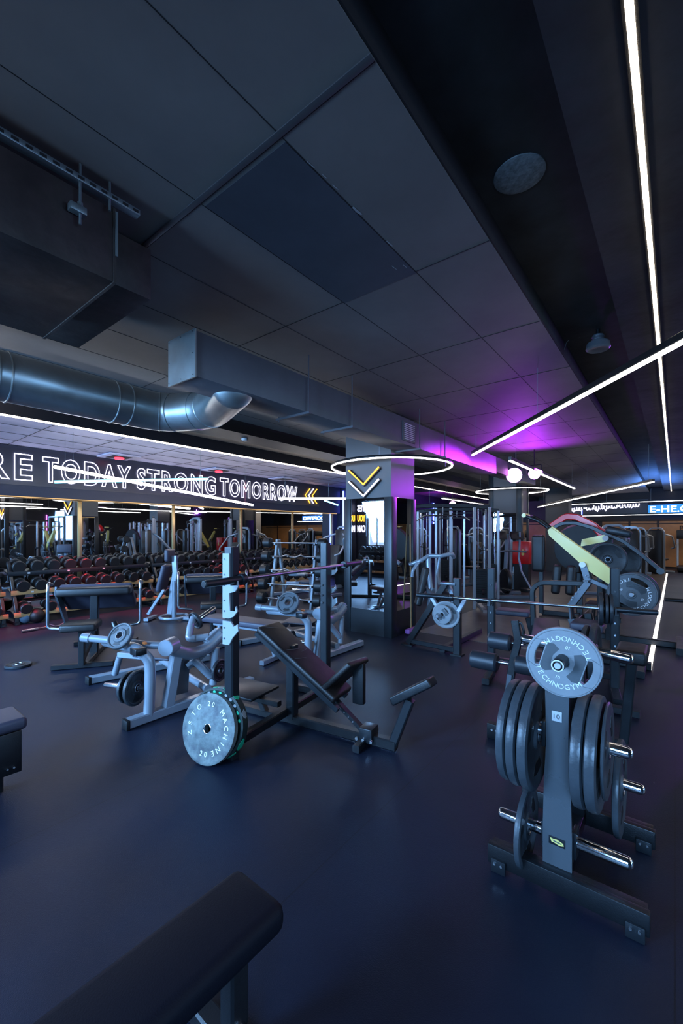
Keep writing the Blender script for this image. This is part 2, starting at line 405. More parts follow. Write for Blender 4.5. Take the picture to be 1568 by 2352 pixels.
# wall with openings helper: y=const or x=const wall as slabs around window holes
def wall_open(name, fixed, axis, a0, a1, holes, m):
    b = B()
    def slab(u0, u1, z0, z1):
        if u1-u0 < 1e-3 or z1-z0 < 1e-3: return
        if axis == 'y': b.box(((u0+u1)/2, fixed, (z0+z1)/2), (u1-u0, 0.2, z1-z0))
        else: b.box((fixed, (u0+u1)/2, (z0+z1)/2), (0.2, u1-u0, z1-z0))
    u = a0
    for h0, h1, z0, z1 in holes:
        slab(u, h0, -0.1, 3.6); slab(h0, h1, -0.1, z0); slab(h0, h1, z1, 3.6); u = h1
    slab(u, a1, -0.1, 3.6); return struct(name, b, m)
def window(n, fixed, axis, u0, u1, z0, z1):
    b = B(); w_ = 0.05
    def bx(a0, a1, c0, c1, o=None):
        b2 = o or b
        if axis == 'y': b2.box(((a0+a1)/2, fixed, (c0+c1)/2), (a1-a0, 0.07 if o is None else 0.006, c1-c0))
        else: b2.box((fixed, (a0+a1)/2, (c0+c1)/2), (0.07 if o is None else 0.006, a1-a0, c1-c0))
    bx(u0, u0+w_, z0, z1); bx(u1-w_, u1, z0, z1); bx(u0, u1, z0, z0+w_); bx(u0, u1, z1-w_, z1)
    bx(u0, u1, z0+(z1-z0)*0.72-0.035, z0+(z1-z0)*0.72+0.035); bx((u0+u1)/2-0.03, (u0+u1)/2+0.03, z0, z1)
    o = struct('window_%d' % n, b, MGL)
    g = B(); bx(u0, u1, z0, z1, g); gm = MGLASS
    go = part('glass_pane', g, gm, o); return o
MGLASS = bpy.data.materials.new('clear_glass'); MGLASS.use_nodes = True
_nt = MGLASS.node_tree; _b = _nt.nodes['Principled BSDF']; _tr = _nt.nodes.new('ShaderNodeBsdfTransparent'); _mx = _nt.nodes.new('ShaderNodeMixShader')
_b.inputs['Roughness'].default_value = 0.03; _b.inputs['Base Color'].default_value = (0.8, 0.9, 1, 1); _mx.inputs[0].default_value = 0.06
_nt.links.new(_tr.outputs[0], _mx.inputs[1]); _nt.links.new(_b.outputs[0], _mx.inputs[2]); _nt.links.new(_mx.outputs[0], _nt.nodes['Material Output'].inputs[0])
bw = [(-8.75, -7.95), (-5.65, -4.75), (-2.65, -1.75), (0.55, 1.45)]
wall_open('wall_back', YB-0.1, 'y', XL-0.2, XR+0.2, [(a, b_, 1.0, 2.65) for a, b_ in bw], MWB)
rw = [(0.9, 2.1), (4.4, 5.6), (8.4, 9.6)]
wall_open('wall_right', XR+0.1, 'x', YB-0.2, YF+0.2, [(a, b_, 1.0, 2.65) for a, b_ in rw], MWB)
k = 1
for a, b_ in bw: window(k, YB-0.1, 'y', a, b_, 1.0, 2.65); k += 1
for a, b_ in rw: window(k, XR+0.1, 'x', a, b_, 1.0, 2.65); k += 1
# ceiling: board panels 1.2 x 0.6 m left of x=-0.85, concrete recess, dark panel right of x=-0.36
XE = -0.85
xs = [XL, -6.7, -4.93, -4.33, -3.73, -3.13, -2.53, -1.93, -1.33, XE]
b = B(); bj = B()
ys = [-2.3, -1.12, 0.08, 1.28, 2.48, 3.68, 4.88, 6.08, 7.28, 8.48, 9.68, 10.88, 12.08, 15.0, 18.6, 22.3]
b.box(((-6.7+XE)/2, (YB+YF)/2, HC+0.30), (XE+6.7, YF-YB, 0.6)); struct('ceiling', b, MCE)
for x in xs[2:-1]: bj.box((x, (YB+YF)/2, HC-0.0005), (0.0035, YF-YB, 0.003))
for y in ys[1:-1]:
    if abs(y-1.28) > 0.1: bj.box(((XE-4.93)/2, y, HC-0.0005), (XE+4.93, 0.004, 0.003))
struct('trim_1', bj, MSE)
bc = B().box(((-2.62+XE)/2, 1.262, HC-0.002), (XE+2.62, 0.030, 0.006), bev=0.001)
bj2 = B().box(((-2.62+XE)/2, 1.280, HC-0.0005), (XE+2.62, 0.005, 0.003)).box((XE+0.006, (YB+YF)/2, HC+0.08), (0.008, YF-YB, 0.156)); struct('trim_6', bj2, MSE); struct('trim_2', bc, MCOV)
# one repainted blue-black board with scuffs
struct('ceiling', B().box((-1.63, 1.90, HC+0.004), (0.592, 1.19, 0.012)), MCB)
bs = B()
for px, py, l_, w_ in ((820, 485, 0.07, 0.016), (895, 560, 0.06, 0.010), (713, 378, 0.05, 0.004), (745, 405, 0.03, 0.004), (770, 430, 0.04, 0.004), (905, 615, 0.05, 0.004), (930, 612, 0.04, 0.003)):
    p = onZ(px, py, HC-0.003)
    bs.prism([(-l_/2, -w_/2), (-l_/6, -w_*0.3), (l_/2, -w_/3), (l_*0.45, w_/3), (0, w_/2), (-l_/2, w_*0.2)], p, (0.1, 1, 0), (-1, 0.1, 0), 0.002)
struct('trim_3', bs, MWTD)
# concrete recess between the boards and the right panel, 0.25 m higher
struct('ceiling', B().box(((XE+XR)/2, (YB+YF)/2, HC+0.15+0.15), (XR-XE, YF-YB, 0.3)), MCR)
struct('ceiling', B().box(((-0.36+XR)/2, (YB+YF)/2, HC+0.10), (XR+0.36, YF-YB, 0.18)), MCR)
# dropped bulkhead and pale soffit over the dumbbells
struct('ceiling', B().box(((XL-6.72)/2, (YB+11.6)/2, 3.0+0.26), (-6.72-XL, 11.6-YB, 0.5)), MCL)
bl = B()
for x in (-7.3, -7.9, -8.5): bl.box((x, (YB+11.6)/2, 2.9995), (0.008, 11.6-YB, 0.004))
for i in range(14): bl.box((-7.96, -1.8+i*1.0, 2.9995), (2.4, 0.008, 0.004))
struct('trim_4', bl, MSE)
struct('wall_left', B().box((-6.70, (YB+YF)/2, 3.12), (0.04, YF-YB, 0.28)), MWB)
struct('ceiling', B().box(((XL-6.7)/2, (11.6+YF)/2, HC+0.31), (-6.7-XL, YF-11.6, 0.6)), MCE)
struct('beam', B().box((-5.5, (YB+YF)/2, 3.12), (0.5, YF-YB, 0.2)), MWB)
o = tag(part('ceiling_strip_light', B().box((-6.69, (YB+20)/2, 2.985), (0.022, 20-YB, 0.022)), EWW), 'long warm white strip light along the edge of the pale soffit', 'strip light')
b = B().box((-0.115, 10, HC+0.003), (0.045, 24.6, 0.016)); o = thing('ceiling_strip_light', 'long warm white strip light running along the ceiling at the right', 'strip light')
part('housing', b, MB, o); part('diffuser', B().box((-0.115, 10, HC-0.008), (0.024, 24.5, 0.010)), EWW, o); settle(o)
# mirror wall
band = B().box((XL+0.10, (0.2+11.4)/2, (2.13+3.0)/2), (0.2, 11.2, 3.0-2.13)); struct('wall_left', band, MWN)
tag(part('strip_light', B().box((XL+0.13, 5.8, 2.122), (0.03, 11.0, 0.014)), EGL), 'amber strip light under the sign band above the wall mirrors', 'strip light')
gy = [-2.28, -0.51, 1.44, 3.39, 5.37, 7.33, 9.28, 11.2]
for i in range(len(gy)-1):
    t = thing('wall_mirror', ['wall mirror panel nearest the back wall, outside the left edge', 'wall mirror panel at the left edge of the picture', 'leftmost wall mirror panel showing the glowing chevron pillar',
              'second wall mirror panel from the left, between two gold strips', 'third wall mirror panel from the left, under the word tomorrow',
              'fourth wall mirror panel behind the squat posts', 'last wall mirror panel beside the blue neon tube'][i], 'mirror', 'wall mirrors')
    part('glass', B().box((XL+0.012, (gy[i]+gy[i+1])/2, 1.11), (0.012, gy[i+1]-gy[i]-0.07, 2.0)), MMI, t)
    part('gold_edge', B().box((XL+0.02, gy[i+1], 1.11), (0.035, 0.075, 2.02), bev=0.006), MGO, t, 'gold strip at the side of the mirror'); settle(t)
# pilaster with blue neon at the end of the mirrors
struct('pillar', B().box((XL+0.35, 11.85, 1.6), (0.7, 0.75, 3.2)), MWN)
# pillars
def pillar(x0, y0, w=0.81, d=0.68, mir=True, lab='first'):
    struct('pillar', B().box((x0+w/2, y0+d/2, 1.65), (w, d, 3.3)), MPI)
    if not mir: return
    f = B(); zt, zb = 2.0, 0.36
    for (cx, cy, sx, sy) in ((x0+0.045, y0-0.012, 0.11, 0.03), (x0+w-0.04, y0-0.012, 0.13, 0.03), (x0+w+0.012, y0+0.05, 0.03, 0.13), (x0+w+0.012, y0+d-0.04, 0.03, 0.09), (x0-0.012, y0+0.05, 0.03, 0.11), (x0-0.012, y0+d-0.05, 0.03, 0.11)):
        f.box((cx, cy, 1.0 if lab == 'first' else 1.6), (sx, sy, 2.0 if lab == 'first' else 3.2), bev=0.003)
    f.box((x0+w/2, y0-0.006, 0.18), (w, 0.016, 0.36)); f.box((x0+w+0.006, y0+d/2, 0.18), (0.016, d, 0.36)); f.box((x0-0.006, y0+d/2, 0.18), (0.016, d, 0.36))
    t = thing('pillar_mirror', 'tall narrow mirrors in a black frame round the %s pillar' % lab, 'mirror')
    part('frame', f, MPF, t)
    part('glass', B().box((x0+w/2, y0-0.004, (zt+zb)/2), (w-0.12, 0.006, zt-zb)), MMI, t)
    part('glass', B().box((x0+w+0.004, y0+d/2, (zt+zb)/2), (0.006, d-0.12, zt-zb)), MMI, t)
    part('glass', B().box((x0-0.004, y0+d/2, (zt+zb)/2), (0.006, d-0.12, zt-zb)), MMI, t)
    settle(t)
pillar(-3.97, 5.17, lab='first'); pillar(-3.97, 11.6, lab='second'); pillar(3.0, 5.17, lab='mirrored'); pillar(3.0, 11.6, mir=False)
struct('pillar', B().box((-3.57, 18.3, 1.65), (0.8, 0.68, 3.3)), MWB); pillar(3.0, 18.0, mir=False)
# far plywood lining with dark battens and lettering
MBT = mat('dark_batten', (0.02, 0.012, 0.012), 0.6)
b = B(); 
b.box((2.2, YF-0.02, 1.02), (9.6, 0.04, 1.92)); b.box((-5.2, YF-0.02, 1.02), (3.4, 0.04, 1.92)); struct('wall_far', b, MPY)
b = B()
for x in (-4.6, -2.6, -1.55, -0.55, 0.75, 2.2, 3.7, 5.2): b.box((x, YF-0.05, 1.02), (0.07, 0.03, 1.92))
b.box((0, YF-0.05, 1.86), (13, 0.02, 0.03)); b.box((2.0, YF-0.05, 2.02), (16, 0.06, 0.1)); struct('trim_5', b, MBT)
tb = B(); p = onY(1566, 1213, YF-0.06); text_on(tb, 'B', p, (1, 0, 0), (0, 0, 1), height=0.2, ext=0.004, bold=0.01); p = onY(1568, 1227, YF-0.06); text_on(tb, 'O', p, (1, 0, 0), (0, 0, 1), height=0.2, ext=0.004, bold=0.01)
tag(part('wall_lettering', tb, MBT), 'large dark painted letters on the plywood far wall', 'lettering')
# ---------------- neon sign
MSB = mat('sign_backing', (0.02, 0.022, 0.04), 0.35)
sg = thing('neon_sign', 'long white outlined neon slogan across the wall above the mirrors', 'neon sign')
def word(s, y0, y1, z0, z1):
    n = len(s); me = text_mesh(s, 1.0, 0.01); bx0, bx1, by0, by1 = bounds(me); bpy.data.meshes.remove(me)
    sx = (y1-y0)/(bx1-bx0)
    for i, ch in enumerate(s):
        mp_ = text_mesh(s[:i+1], 1.0, 0.01); px1 = bounds(mp_)[1]; bpy.data.meshes.remove(mp_)
        mc = text_mesh(ch, 1.0, 0.01); c0, c1, _, _ = bounds(mc); bpy.data.meshes.remove(mc)
        cw = (c1-c0)*sx; yc = y0+(px1-bx0)*sx-cw/2
        b = B(); text_on(b, ch, (XL+0.235, yc, (z0+z1)/2), (0, 1, 0), (0, 0, 1), width=cw*0.93, height=z1-z0, outline=0.008, bold=0.024)
        part('neon_letter', b, EWN, sg)
word('RE', 1.86, 2.56, 2.41, 2.86); word('TODAY', 2.70, 4.29, 2.41, 2.86); word('STRONG', 4.41, 6.38, 2.41, 2.86); word('TOMORROW', 6.50, 9.28, 2.41, 2.86)
part('backing_panel', B().box((XL+0.21, 5.4, 2.63), (0.012, 9.8, 0.62)), MSB, sg)
for dy, mm in ((0, EON), (0.16, EWN), (0.32, EON)):
    y = 9.62+dy
    part('neon_chevron', B().tube([(XL+0.24, y+0.22, 2.86), (XL+0.24, y, 2.64), (XL+0.24, y+0.22, 2.40)], 0.014, 8), mm, sg)
settle(sg)
# chevrons on pillars
for x0, y0, lab in ((-3.97, 5.17, 'on the first pillar under the ring light'), (3.0, 5.17, 'on the pillar seen in the wall mirrors')):
    t = thing('chevron_sign', 'orange and white glowing chevron sign '+lab, 'neon sign')
    y = y0-0.05; cx = x0+0.365
    for dz, mm, wd in ((0, EON, 0.27), (-0.17, EWN, 0.27)):
        pts = [(cx-wd, y, 2.37+dz), (cx, y, 2.21+dz), (cx+wd, y, 2.46+dz)]
        pts = [(cx-wd, y, 2.43+dz), (cx, y, 2.20+dz), (cx+wd, y, 2.43+dz)]
        tr = part('chevron_tray', B().rtube([V(p)+V((0, 0.022, -0.004)) for p in pts], 0.05, 0.035, 0, (0, 1, 0)), MPF, t)
        part('neon_tube', B().tube([V(p)+V((0, -0.004, 0)) for p in pts], 0.0125, 8), mm, tr)
    settle(t)
# YES YOU CAN sign on the back wall, read backwards in the pillar mirrors
t = thing('neon_sign', 'white and orange neon words yes you can beside the back window', 'neon sign')
part('backing_panel', B().box((-8.95, YB+0.02, 2.0), (0.40, 0.02, 1.3)), MSB, t)
for s, z, mm in (('YES', 2.36, EWN), ('YOU', 2.0, EON), ('CAN', 1.62, EWN)):
    b = B(); text_on(b, s, (-8.95, YB+0.045, z), (-1, 0, 0), (0, 0, 1), width=0.34, height=0.24, ext=0.008, bold=0.01); part('neon_word', b, mm, t)
settle(t)
# neon tubes
def neon(p0, p1, r, m, lab, grp=None): tag(part('neon_tube', B().tube([p0, p1], r, 8), m), lab, 'neon tube', grp)
a = onY(788, 1128, 11.44); c = onY(791, 1286, 11.44); neon((a.x, 11.44, a.z), (a.x, 11.44, c.z), 0.022, EBL, 'tall blue neon tube at the end of the wall mirrors')
a = onY(1334, 1171, YF-0.3); neon((a.x, YF-0.09, a.z), (a.x, YF-0.09, 1.3), 0.03, EBL, 'short blue neon tube on the far wall')
neon((-9.165, 18.9, 1.9), (-9.165, 18.9, 2.9), 0.03, EBL, 'blue neon tube on the far left wall beyond the first pillar')
neon((7.56, 8.0, 1.2), (7.56, 8.0, 2.4), 0.02, EMG, 'magenta neon tube on the right side, seen in the wall mirrors')
neon((7.56, 6.8, 1.0), (7.56, 6.8, 2.2), 0.025, EBL, 'blue neon tube on the right wall, seen in the wall mirrors')
# far signs
t = thing('neon_sign', 'white cursive neon sign high on the far wall', 'neon sign')
b = B(); p0 = onY(1306, 1171, YF-0.14); p1 = onY(1468, 1160, YF-0.14); r2 = random.Random(5)
gaps = (0.22, 0.34, 0.60, 0.8)
pts = []; n = 150
for i in range(n):
    s = i/n; 
    if any(abs(s-g) < 0.012 for g in gaps):
        if len(pts) > 3: b.tube(pts, 0.022, 5)
        pts = []; continue
    z = p0.z+(p1.z-p0.z)*s + 0.07*math.sin(i*1.15)+(0.10*math.sin(i*0.37) if i % 9 < 2 else 0)
    pts.append((p0.x+(p1.x-p0.x)*s+0.03*math.cos(i*1.15), YF-0.14, z))
b.tube(pts, 0.022, 5); part('neon_script', b, EWN, t)
part('backing_panel', B().box(((p0.x+p1.x)/2, YF-0.055, (p0.z+p1.z)/2), (p1.x-p0.x+0.6, 0.11, 0.62)), MSB, t); settle(t)
t = thing('lit_sign', 'bright white and blue lettered lightbox high at the far right', 'sign')
p0 = onY(1488, 1170, YF-0.5); q = 3.1
MSC = emi('lit_blue_case', (0.02, 0.22, 1.0), 1.6)
part('case', B().box((p0.x+q/2, YF-0.42, p0.z), (q, 0.14, 0.36)), MSC, t)
b = B(); text_on(b, 'E-HE.OOPTWO', (p0.x+q/2, YF-0.50, p0.z), (1, 0, 0), (0, 0, 1), width=q-0.15, height=0.26, ext=0.01, bold=0.012); part('lettering', b, EBS, t)
settle(t)
# ---------------- suspended lights
def pendant(a, c, m, lab, grp='suspended linear lights', top=HC, wires=(0.06, 0.94), w=0.04, tube=False, up=False):
    a, c = V(a), V(c); t = thing('linear_pendant_light', lab, 'ceiling light', grp)
    if tube:
        part('diffuser', B().tube([a, c], w*0.5, 12), m, t); part('housing', B().bar(a+V((0, 0, w*0.55)), c+V((0, 0, w*0.55)), w*0.5, 0.012), MB, t)
    else:
        part('diffuser', B().bar(a, c, w, 0.02), m, t)
        part('housing', B().bar(a+V((0, 0, 0.035)), c+V((0, 0, 0.035)), w+0.008, 0.05), MB, t)
    if up: part('fill_diffuser', B().bar(a+V((0, 0, 0.064)), c+V((0, 0, 0.064)), w, 0.006), EWU, t)  # added upward-glowing strip, fill light for the ceiling
    for s in wires:
        p = a.lerp(c, s); part('suspension_wire', B().tube([p+V((0, 0, 0.05)), (p.x, p.y, top)], 0.0022, 5), MZN, t)
    settle(t)
a = onZ(1085, 1045, 2.66); c = onZ(1568, 785, 2.66); c2 = a+(c-a)*1.25
pendant(a, c2, EW, 'long bright white bar light slanting across the upper right in front of the ceiling strip', top=HC, w=0.036, wires=(0.03, 0.42))
pendant((-2.0, 6.75, 2.6), (-2.0, 12.1, 2.6), EW, 'white bar light hanging beside the purple spots')
pendant(onZ(1235, 1165, 2.45), onZ(1500, 1107, 2.45), EW, 'long thin white bar light hanging far back at the right', wires=(0.1, 0.6, 0.98))
pendant(onZ(125, 1072, 2.45), onZ(580, 1160, 2.14), EWT, 'white bar light crossing in front of the word strong', top=3.0, w=0.048, tube=True)
pendant(onZ(125, 1107, 2.30), onZ(478, 1100, 2.5), ECY, 'cyan tube light crossing in front of the word today', top=3.0, w=0.044, tube=True)
pendant(onZ(640, 1145, 2.3), onZ(640, 1145, 2.3)+V((1.9, 1.55, 0)), EWT, 'white bar light running from the last neon letters behind the first pillar', top=3.0, w=0.05, tube=True)
pendant((-8.0, 9.4, 2.42), (-7.9, 9.9, 2.3), ECY, 'short cyan tube light hanging right of the orange arrows', top=3.0, w=0.045, wires=(0.3,), tube=True)
pendant((-4.9, -1.7, 2.55), (-1.6, -1.7, 2.55), EW, 'added white bar light behind the camera that brightens the ceiling', up=True, w=0.06)  # unseen pendant added to light the ceiling from behind the camera
pendant((-6.2, -1.2, 2.5), (-6.2, 1.2, 2.5), EW, 'added white bar light out of frame at the left that brightens the ceiling', up=True, w=0.06)  # second unseen pendant, added as ceiling fill at the left
for i, (a, c) in enumerate((((1.5, 3.0, 2.6), (1.5, 6.0, 2.6)), ((4.6, 2.0, 2.6), (4.6, 7.5, 2.6)), ((2.2, 7.5, 2.65), (3.6, 10.2, 2.65)), ((5.6, 8.0, 2.6), (5.6, 12.0, 2.6)), ((3.2, 12.4, 2.6), (5.6, 15.5, 2.6)), ((-6.0, 13.0, 2.6), (-6.0, 18.0, 2.6)), ((-7.4, 14.4, 2.5), (-4.6, 17.2, 2.5)), ((2.9, 9.0, 2.62), (2.9, 14.5, 2.62)))):
    pendant(a, c, EW, ['white bar light behind the right edge, first from the camera', 'white bar light over the right hand machines, reflected in the wall mirrors', 'diagonal white bar light right of the centre aisle',
                       'white bar light near the right wall, reflected in the wall mirrors', 'diagonal white bar light at the far right', 'white bar light beyond the second pillar on the left', 'diagonal white bar light far back on the left', 'white bar light along the far right aisle'][i])
def ring(cx, cy, z, r, lab):
    t = thing('ring_light', lab, 'ceiling light', 'ring lights')
    part('diffuser', B().torus((cx, cy, z-0.012), (0, 0, 1), r, 0.0125, 72, 8), EW, t)
    part('housing', B().torus((cx, cy, z+0.012), (0, 0, 1), r, 0.016, 72, 8, sy=1.2), MB, t)
    for k in range(3):
        a = 2*PI*k/3+0.9; p = V((cx+r*math.cos(a), cy+r*math.sin(a), z+0.02)); part('suspension_wire', B().tube([p, (p.x*0.98+cx*0.02, p.y*0.98+cy*0.02, HC)], 0.0022, 5), MZN, t)
    settle(t)
ring(-3.50, 5.72, 2.52, 0.93, 'large white ring light hanging round the first pillar')
ring(-3.50, 11.95, 2.62, 0.92, 'large white ring light hanging round the second pillar')
ring(3.4, 5.6, 2.55, 0.93, 'white ring light round the pillar seen in the wall mirrors')
# thin far light lines
for i, (p, q_) in enumerate((((1300, 1159), (1568, 1148)), ((1300, 1186), (1568, 1172)))):
    a = onY(p[0], p[1], 20.9-i*0.6); c = onY(q_[0], q_[1], 20.9-i*0.6)
    pendant((a.x, a.y, a.z), (c.x+1, a.y, a.z), EW, ['upper thin white light line in front of the far signs', 'lower thin white light line in front of the far signs'][i], 'far light lines', top=HC, wires=(0.02, 0.3, 0.6), w=0.035)
a = onY(1300, 1159, 20.9); c = onY(1300, 1200, 20.9)
tag(part('vertical_light_line', B().box((a.x, 20.9, (a.z+c.z)/2), (0.035, 0.03, a.z-c.z)), EW), 'short upright white light line at the left end of the far light lines', 'strip light')
# purple stage spots
def par(loc, aim, m, lab, sz=0.1):
    loc, aim = V(loc), V(aim); d = (aim-loc).normalized(); t = thing('stage_spotlight', lab, 'spotlight', 'purple stage spotlights' if m is EPU else 'small ceiling spots')
    part('can', B().lathe([(-0.14, 0), (-0.14, sz*0.75), (-0.02, sz), (0.045, sz*1.05), (0.045, sz*0.95), (0.02, sz*0.93)], loc, d, 24), MB, t)
    part('lens', B().lathe([(0.022, 0), (0.03, sz*0.5), (0.022, sz*0.93)], loc, d, 24), m, t)
    part('yoke', B().tube([loc+V((sz*1.15, 0, 0)), loc+V((sz*1.15, 0, sz*1.5)), loc+V((-sz*1.15, 0, sz*1.5)), loc+V((-sz*1.15, 0, 0))], 0.008, 6, 0.02).tube([loc+V((0, 0, sz*1.5)), (loc.x, loc.y, HC)], 0.012, 8), MB, t)
    settle(t)
par((-2.72, 9.5, 2.72), (-1.6, 3, 2.2), EPU, 'large glowing purple stage spotlight left of the pair', 0.17); par((-2.28, 9.35, 2.70), (-0.6, 3, 2.0), EPU, 'smaller glowing purple stage spotlight right of the pair', 0.12)
par((-6.9, 15.9, 2.6), (-2, 5, 2.0), EPU, 'distant glowing purple stage spotlight beyond the first pillar', 0.13)
# ------------------------------------------------------------------ things on the ceiling
t = thing('box_duct', 'big dark sooty box duct at the upper left under the ceiling', 'air duct')
part('main_section', B().box((-2.68, -0.6, 2.92), (0.98, 3.14, 0.36), bev=0.004), MDK, t)
part('end_section', B().box((-3.005, 1.135, 3.04), (1.07, 0.33, 0.30), bev=0.003), MDK, t)
b = B()
for x in (-3.17, -2.19): b.box((x, 0.965, 2.92), (0.012, 0.014, 0.37))
b.box((-2.68, 0.965, 2.738), (0.98, 0.014, 0.008)); part('flange', b, MDK, t)
b = B().box((-2.185, 0.972, 2.98), (0.012, 0.012, 0.22)); part('flange_edge', b, MZN, t, 'bare metal flange edge'); settle(t)
t = thing('strut_channel', 'grey slotted metal channel hung above the dark box duct', 'metal channel')
b = B().box((-2.17, -0.55, 3.13), (0.045, 3.25, 0.03), bev=0.003); part('channel', b, MZN, t)
b = B()
for i in range(64): b.box((-2.146, -2.1+i*0.05, 3.128), (0.004, 0.026, 0.011))
part('slot_row', b, MSE, t)
part('threaded_rod', B().tube([(-2.16, 0.80, HC), (-2.16, 0.80, 2.92)], 0.006, 8), MZN, t)
part('threaded_rod', B().tube([(-2.16, 0.93, HC), (-2.16, 0.93, 3.06)], 0.006, 8), MZN, t)
part('clamp', B().box((-2.165, 0.79, 2.985), (0.04, 0.07, 0.035), bev=0.004).cyl((-2.16, 0.80, 2.99), (-2.16, 0.80, 3.02), 0.012, 8), MZN, t); settle(t)
t = thing('round_duct', 'shiny galvanised round duct with an elbow at the left under the ceiling', 'air duct')
path = [(-4.38, -2.2, 2.79), (-4.38, 2.36, 2.79), (-3.6, 2.55, 2.76), (-2.98, 2.20, 2.74)]
b = B().tube([(-4.38, -2.2, 2.79), (-4.38, 2.02, 2.79)], 0.205, 48); part('straight_section', b, MGV, t)
el = fillet([(-4.38, 1.95, 2.79), (-4.38, 2.46, 2.79), (-3.75, 2.62, 2.76), (-2.99, 2.30, 2.745)], 0.5, 5)
_e = el[-1]; _d = (el[-1]-el[-2]).normalized()
part('elbow', B().tube(el, 0.205, 48, r2=0.185, cap=False).lathe([(0.16*math.sin(R(a_)), 0.185*math.cos(R(a_))) for a_ in range(0, 91, 10)], _e, _d, 48), MGV, t)
for y in (0.98, 1.06, 1.9, 2.04): part('seam_ring', B().torus((-4.38, y, 2.79), (0, 1, 0), 0.205, 0.009, 48, 8), MGV, t)
for i in (3, 5, 7, 10, 13):
    if i < len(el)-1: part('seam_ring', B().torus(el[i], el[i+1]-el[i-1], 0.205-0.02*i/len(el), 0.006, 48, 6), MGV, t)
settle(t)
t = thing('rectangular_duct', 'long grey rectangular air duct running from the elbow past the first pillar', 'air duct')
part('duct_body', B().box((-2.975, 5.2, 2.83), (0.35, 6.76, 0.34), bev=0.003), MDG, t)
part('end_plate', B().box((-2.975, 1.81, 2.83), (0.37, 0.012, 0.36)), MGV, t, 'bare galvanised end plate')
b = B()
for dx, dz in ((-.165, -.16), (-.165, 0), (-.165, .16), (.165, -.16), (.165, 0), (.165, .16), (0, .16), (0, -.16)): b.cyl((-2.975+dx, 1.806, 2.83+dz), (-2.975+dx, 1.798, 2.83+dz), 0.005, 8)
part('rivet_row', b, MC, t)
b = B().box((-2.795, 5.02, 2.83), (0.02, 0.34, 0.26), bev=0.004)
g = part('grille', b, MDG, t)
b = B()
for i in range(9): b.box((-2.782, 5.02, 2.73+i*0.025), (0.008, 0.27, 0.010), rot=MT.Rotation(0.5, 4, 'Y'))
part('grille_louvre', b, MWH, g)
settle(t)
t = thing('rectangular_duct', 'dark purple lit box duct between the first and the second pillar', 'air duct')
part('duct_body', B().box((-2.975, 10.2, 2.86), (0.30, 3.0, 0.30), bev=0.003), MDG, t); settle(t)
for i, y in enumerate((3.02, 3.72, 5.28, 6.1)):
    t = thing('duct_hanger', ['L shaped hanger under the rectangular duct, nearest the elbow', 'L shaped hanger under the rectangular duct, second from the elbow', 'L shaped hanger beside the duct grille', 'L shaped hanger under the duct beyond the grille'][i], 'duct bracket')
    part('rod', B().tube([(-2.77, y, HC), (-2.77, y, 2.635)], 0.007, 6), MDG, t)
    part('rail', B().box((-2.98, y, 2.648), (0.46, 0.03, 0.022)), MDG, t)
    part('rod', B().tube([(-3.18, y, HC), (-3.18, y, 2.62)], 0.006, 6), MDG, t); settle(t)
def disc(p, r, m, lab, cat, nm, th=0.03):
    p = V(p); return tag(part(nm, B().lathe([(0, 0), (0, r), (-th*0.5, r), (-th, r*0.8), (-th, 0)], p, (0, 0, 1), 36), m), lab, cat)
p = onZ(562, 978, 3.02); disc((-5.5, p.y/p.x*-5.5, 3.02), 0.055, MWH, 'small white round smoke detector under the dark beam behind the ducts', 'smoke detector', 'smoke_detector', 0.04)
disc(onZ(1192, 400, HC+0.15), 0.125, mat('speaker_cover', (0.16, 0.18, 0.19), 0.6, 0, 0.3, 60, var=0.4, vscale=30), 'grey round speaker cover in the black ceiling recess', 'ceiling speaker', 'ceiling_speaker', 0.012)
p = onZ(1373, 795, HC)
t = thing('ceiling_spotlight', 'small dark adjustable ceiling spotlight left of the long strip light', 'spotlight')
part('stem', B().cyl((p.x, p.y, HC+0.15), (p.x, p.y, HC+0.06), 0.018, 12), MB, t); part('cooling_rings', B().cyl((p.x, p.y, HC+0.10), (p.x, p.y, HC+0.03), 0.045, 20).torus((p.x, p.y, HC+0.085), (0, 0, 1), 0.045, 0.006).torus((p.x, p.y, HC+0.06), (0, 0, 1), 0.045, 0.006), MGD, t)
part('lamp_head', B().lathe([(0.03, 0), (0.03, 0.09), (-0.02, 0.10), (-0.035, 0.085), (-0.02, 0)], (p.x, p.y, HC), (0, 0, 1), 24), MGD, t); settle(t)
p = onZ(1330, 775, HC+0.15)
tag(part('hanging_cable', B().tube([(p.x-0.13, p.y-0.02, HC+0.05), (p.x-0.11, p.y, HC+0.13), (p.x-0.04, p.y, HC+0.2), (p.x, p.y, HC+0.15)], 0.003, 5), MZN), 'thin loose cable curling down from the ceiling recess', 'cable')
# air conditioning cassettes in the pale soffit
for (px, py), lab, red in (((255, 1053), 'ceiling air unit with a red lamp above the word today', 1), ((480, 1083), 'ceiling air unit with a red lamp above the word strong', 1), ((640, 1101), 'ceiling air unit with a small dark grille above the word tomorrow', 0)):
    p = onZ(px, py, 2.985); p.x = max(p.x, -8.6); t = thing('air_cassette', lab, 'air unit')
    part('panel', B().box((p.x, p.y, 2.985), (0.6, 0.6, 0.03), bev=0.01), MCL, t)
    part('grille', B().box((p.x, p.y, 2.968), (0.36, 0.36, 0.012), bev=0.004), MSE, t)
    if red: part('red_lamp', B().cyl((p.x, p.y, 2.965), (p.x, p.y, 2.93), 0.09, 20, bev=0.01), ERD, t)
    settle(t)

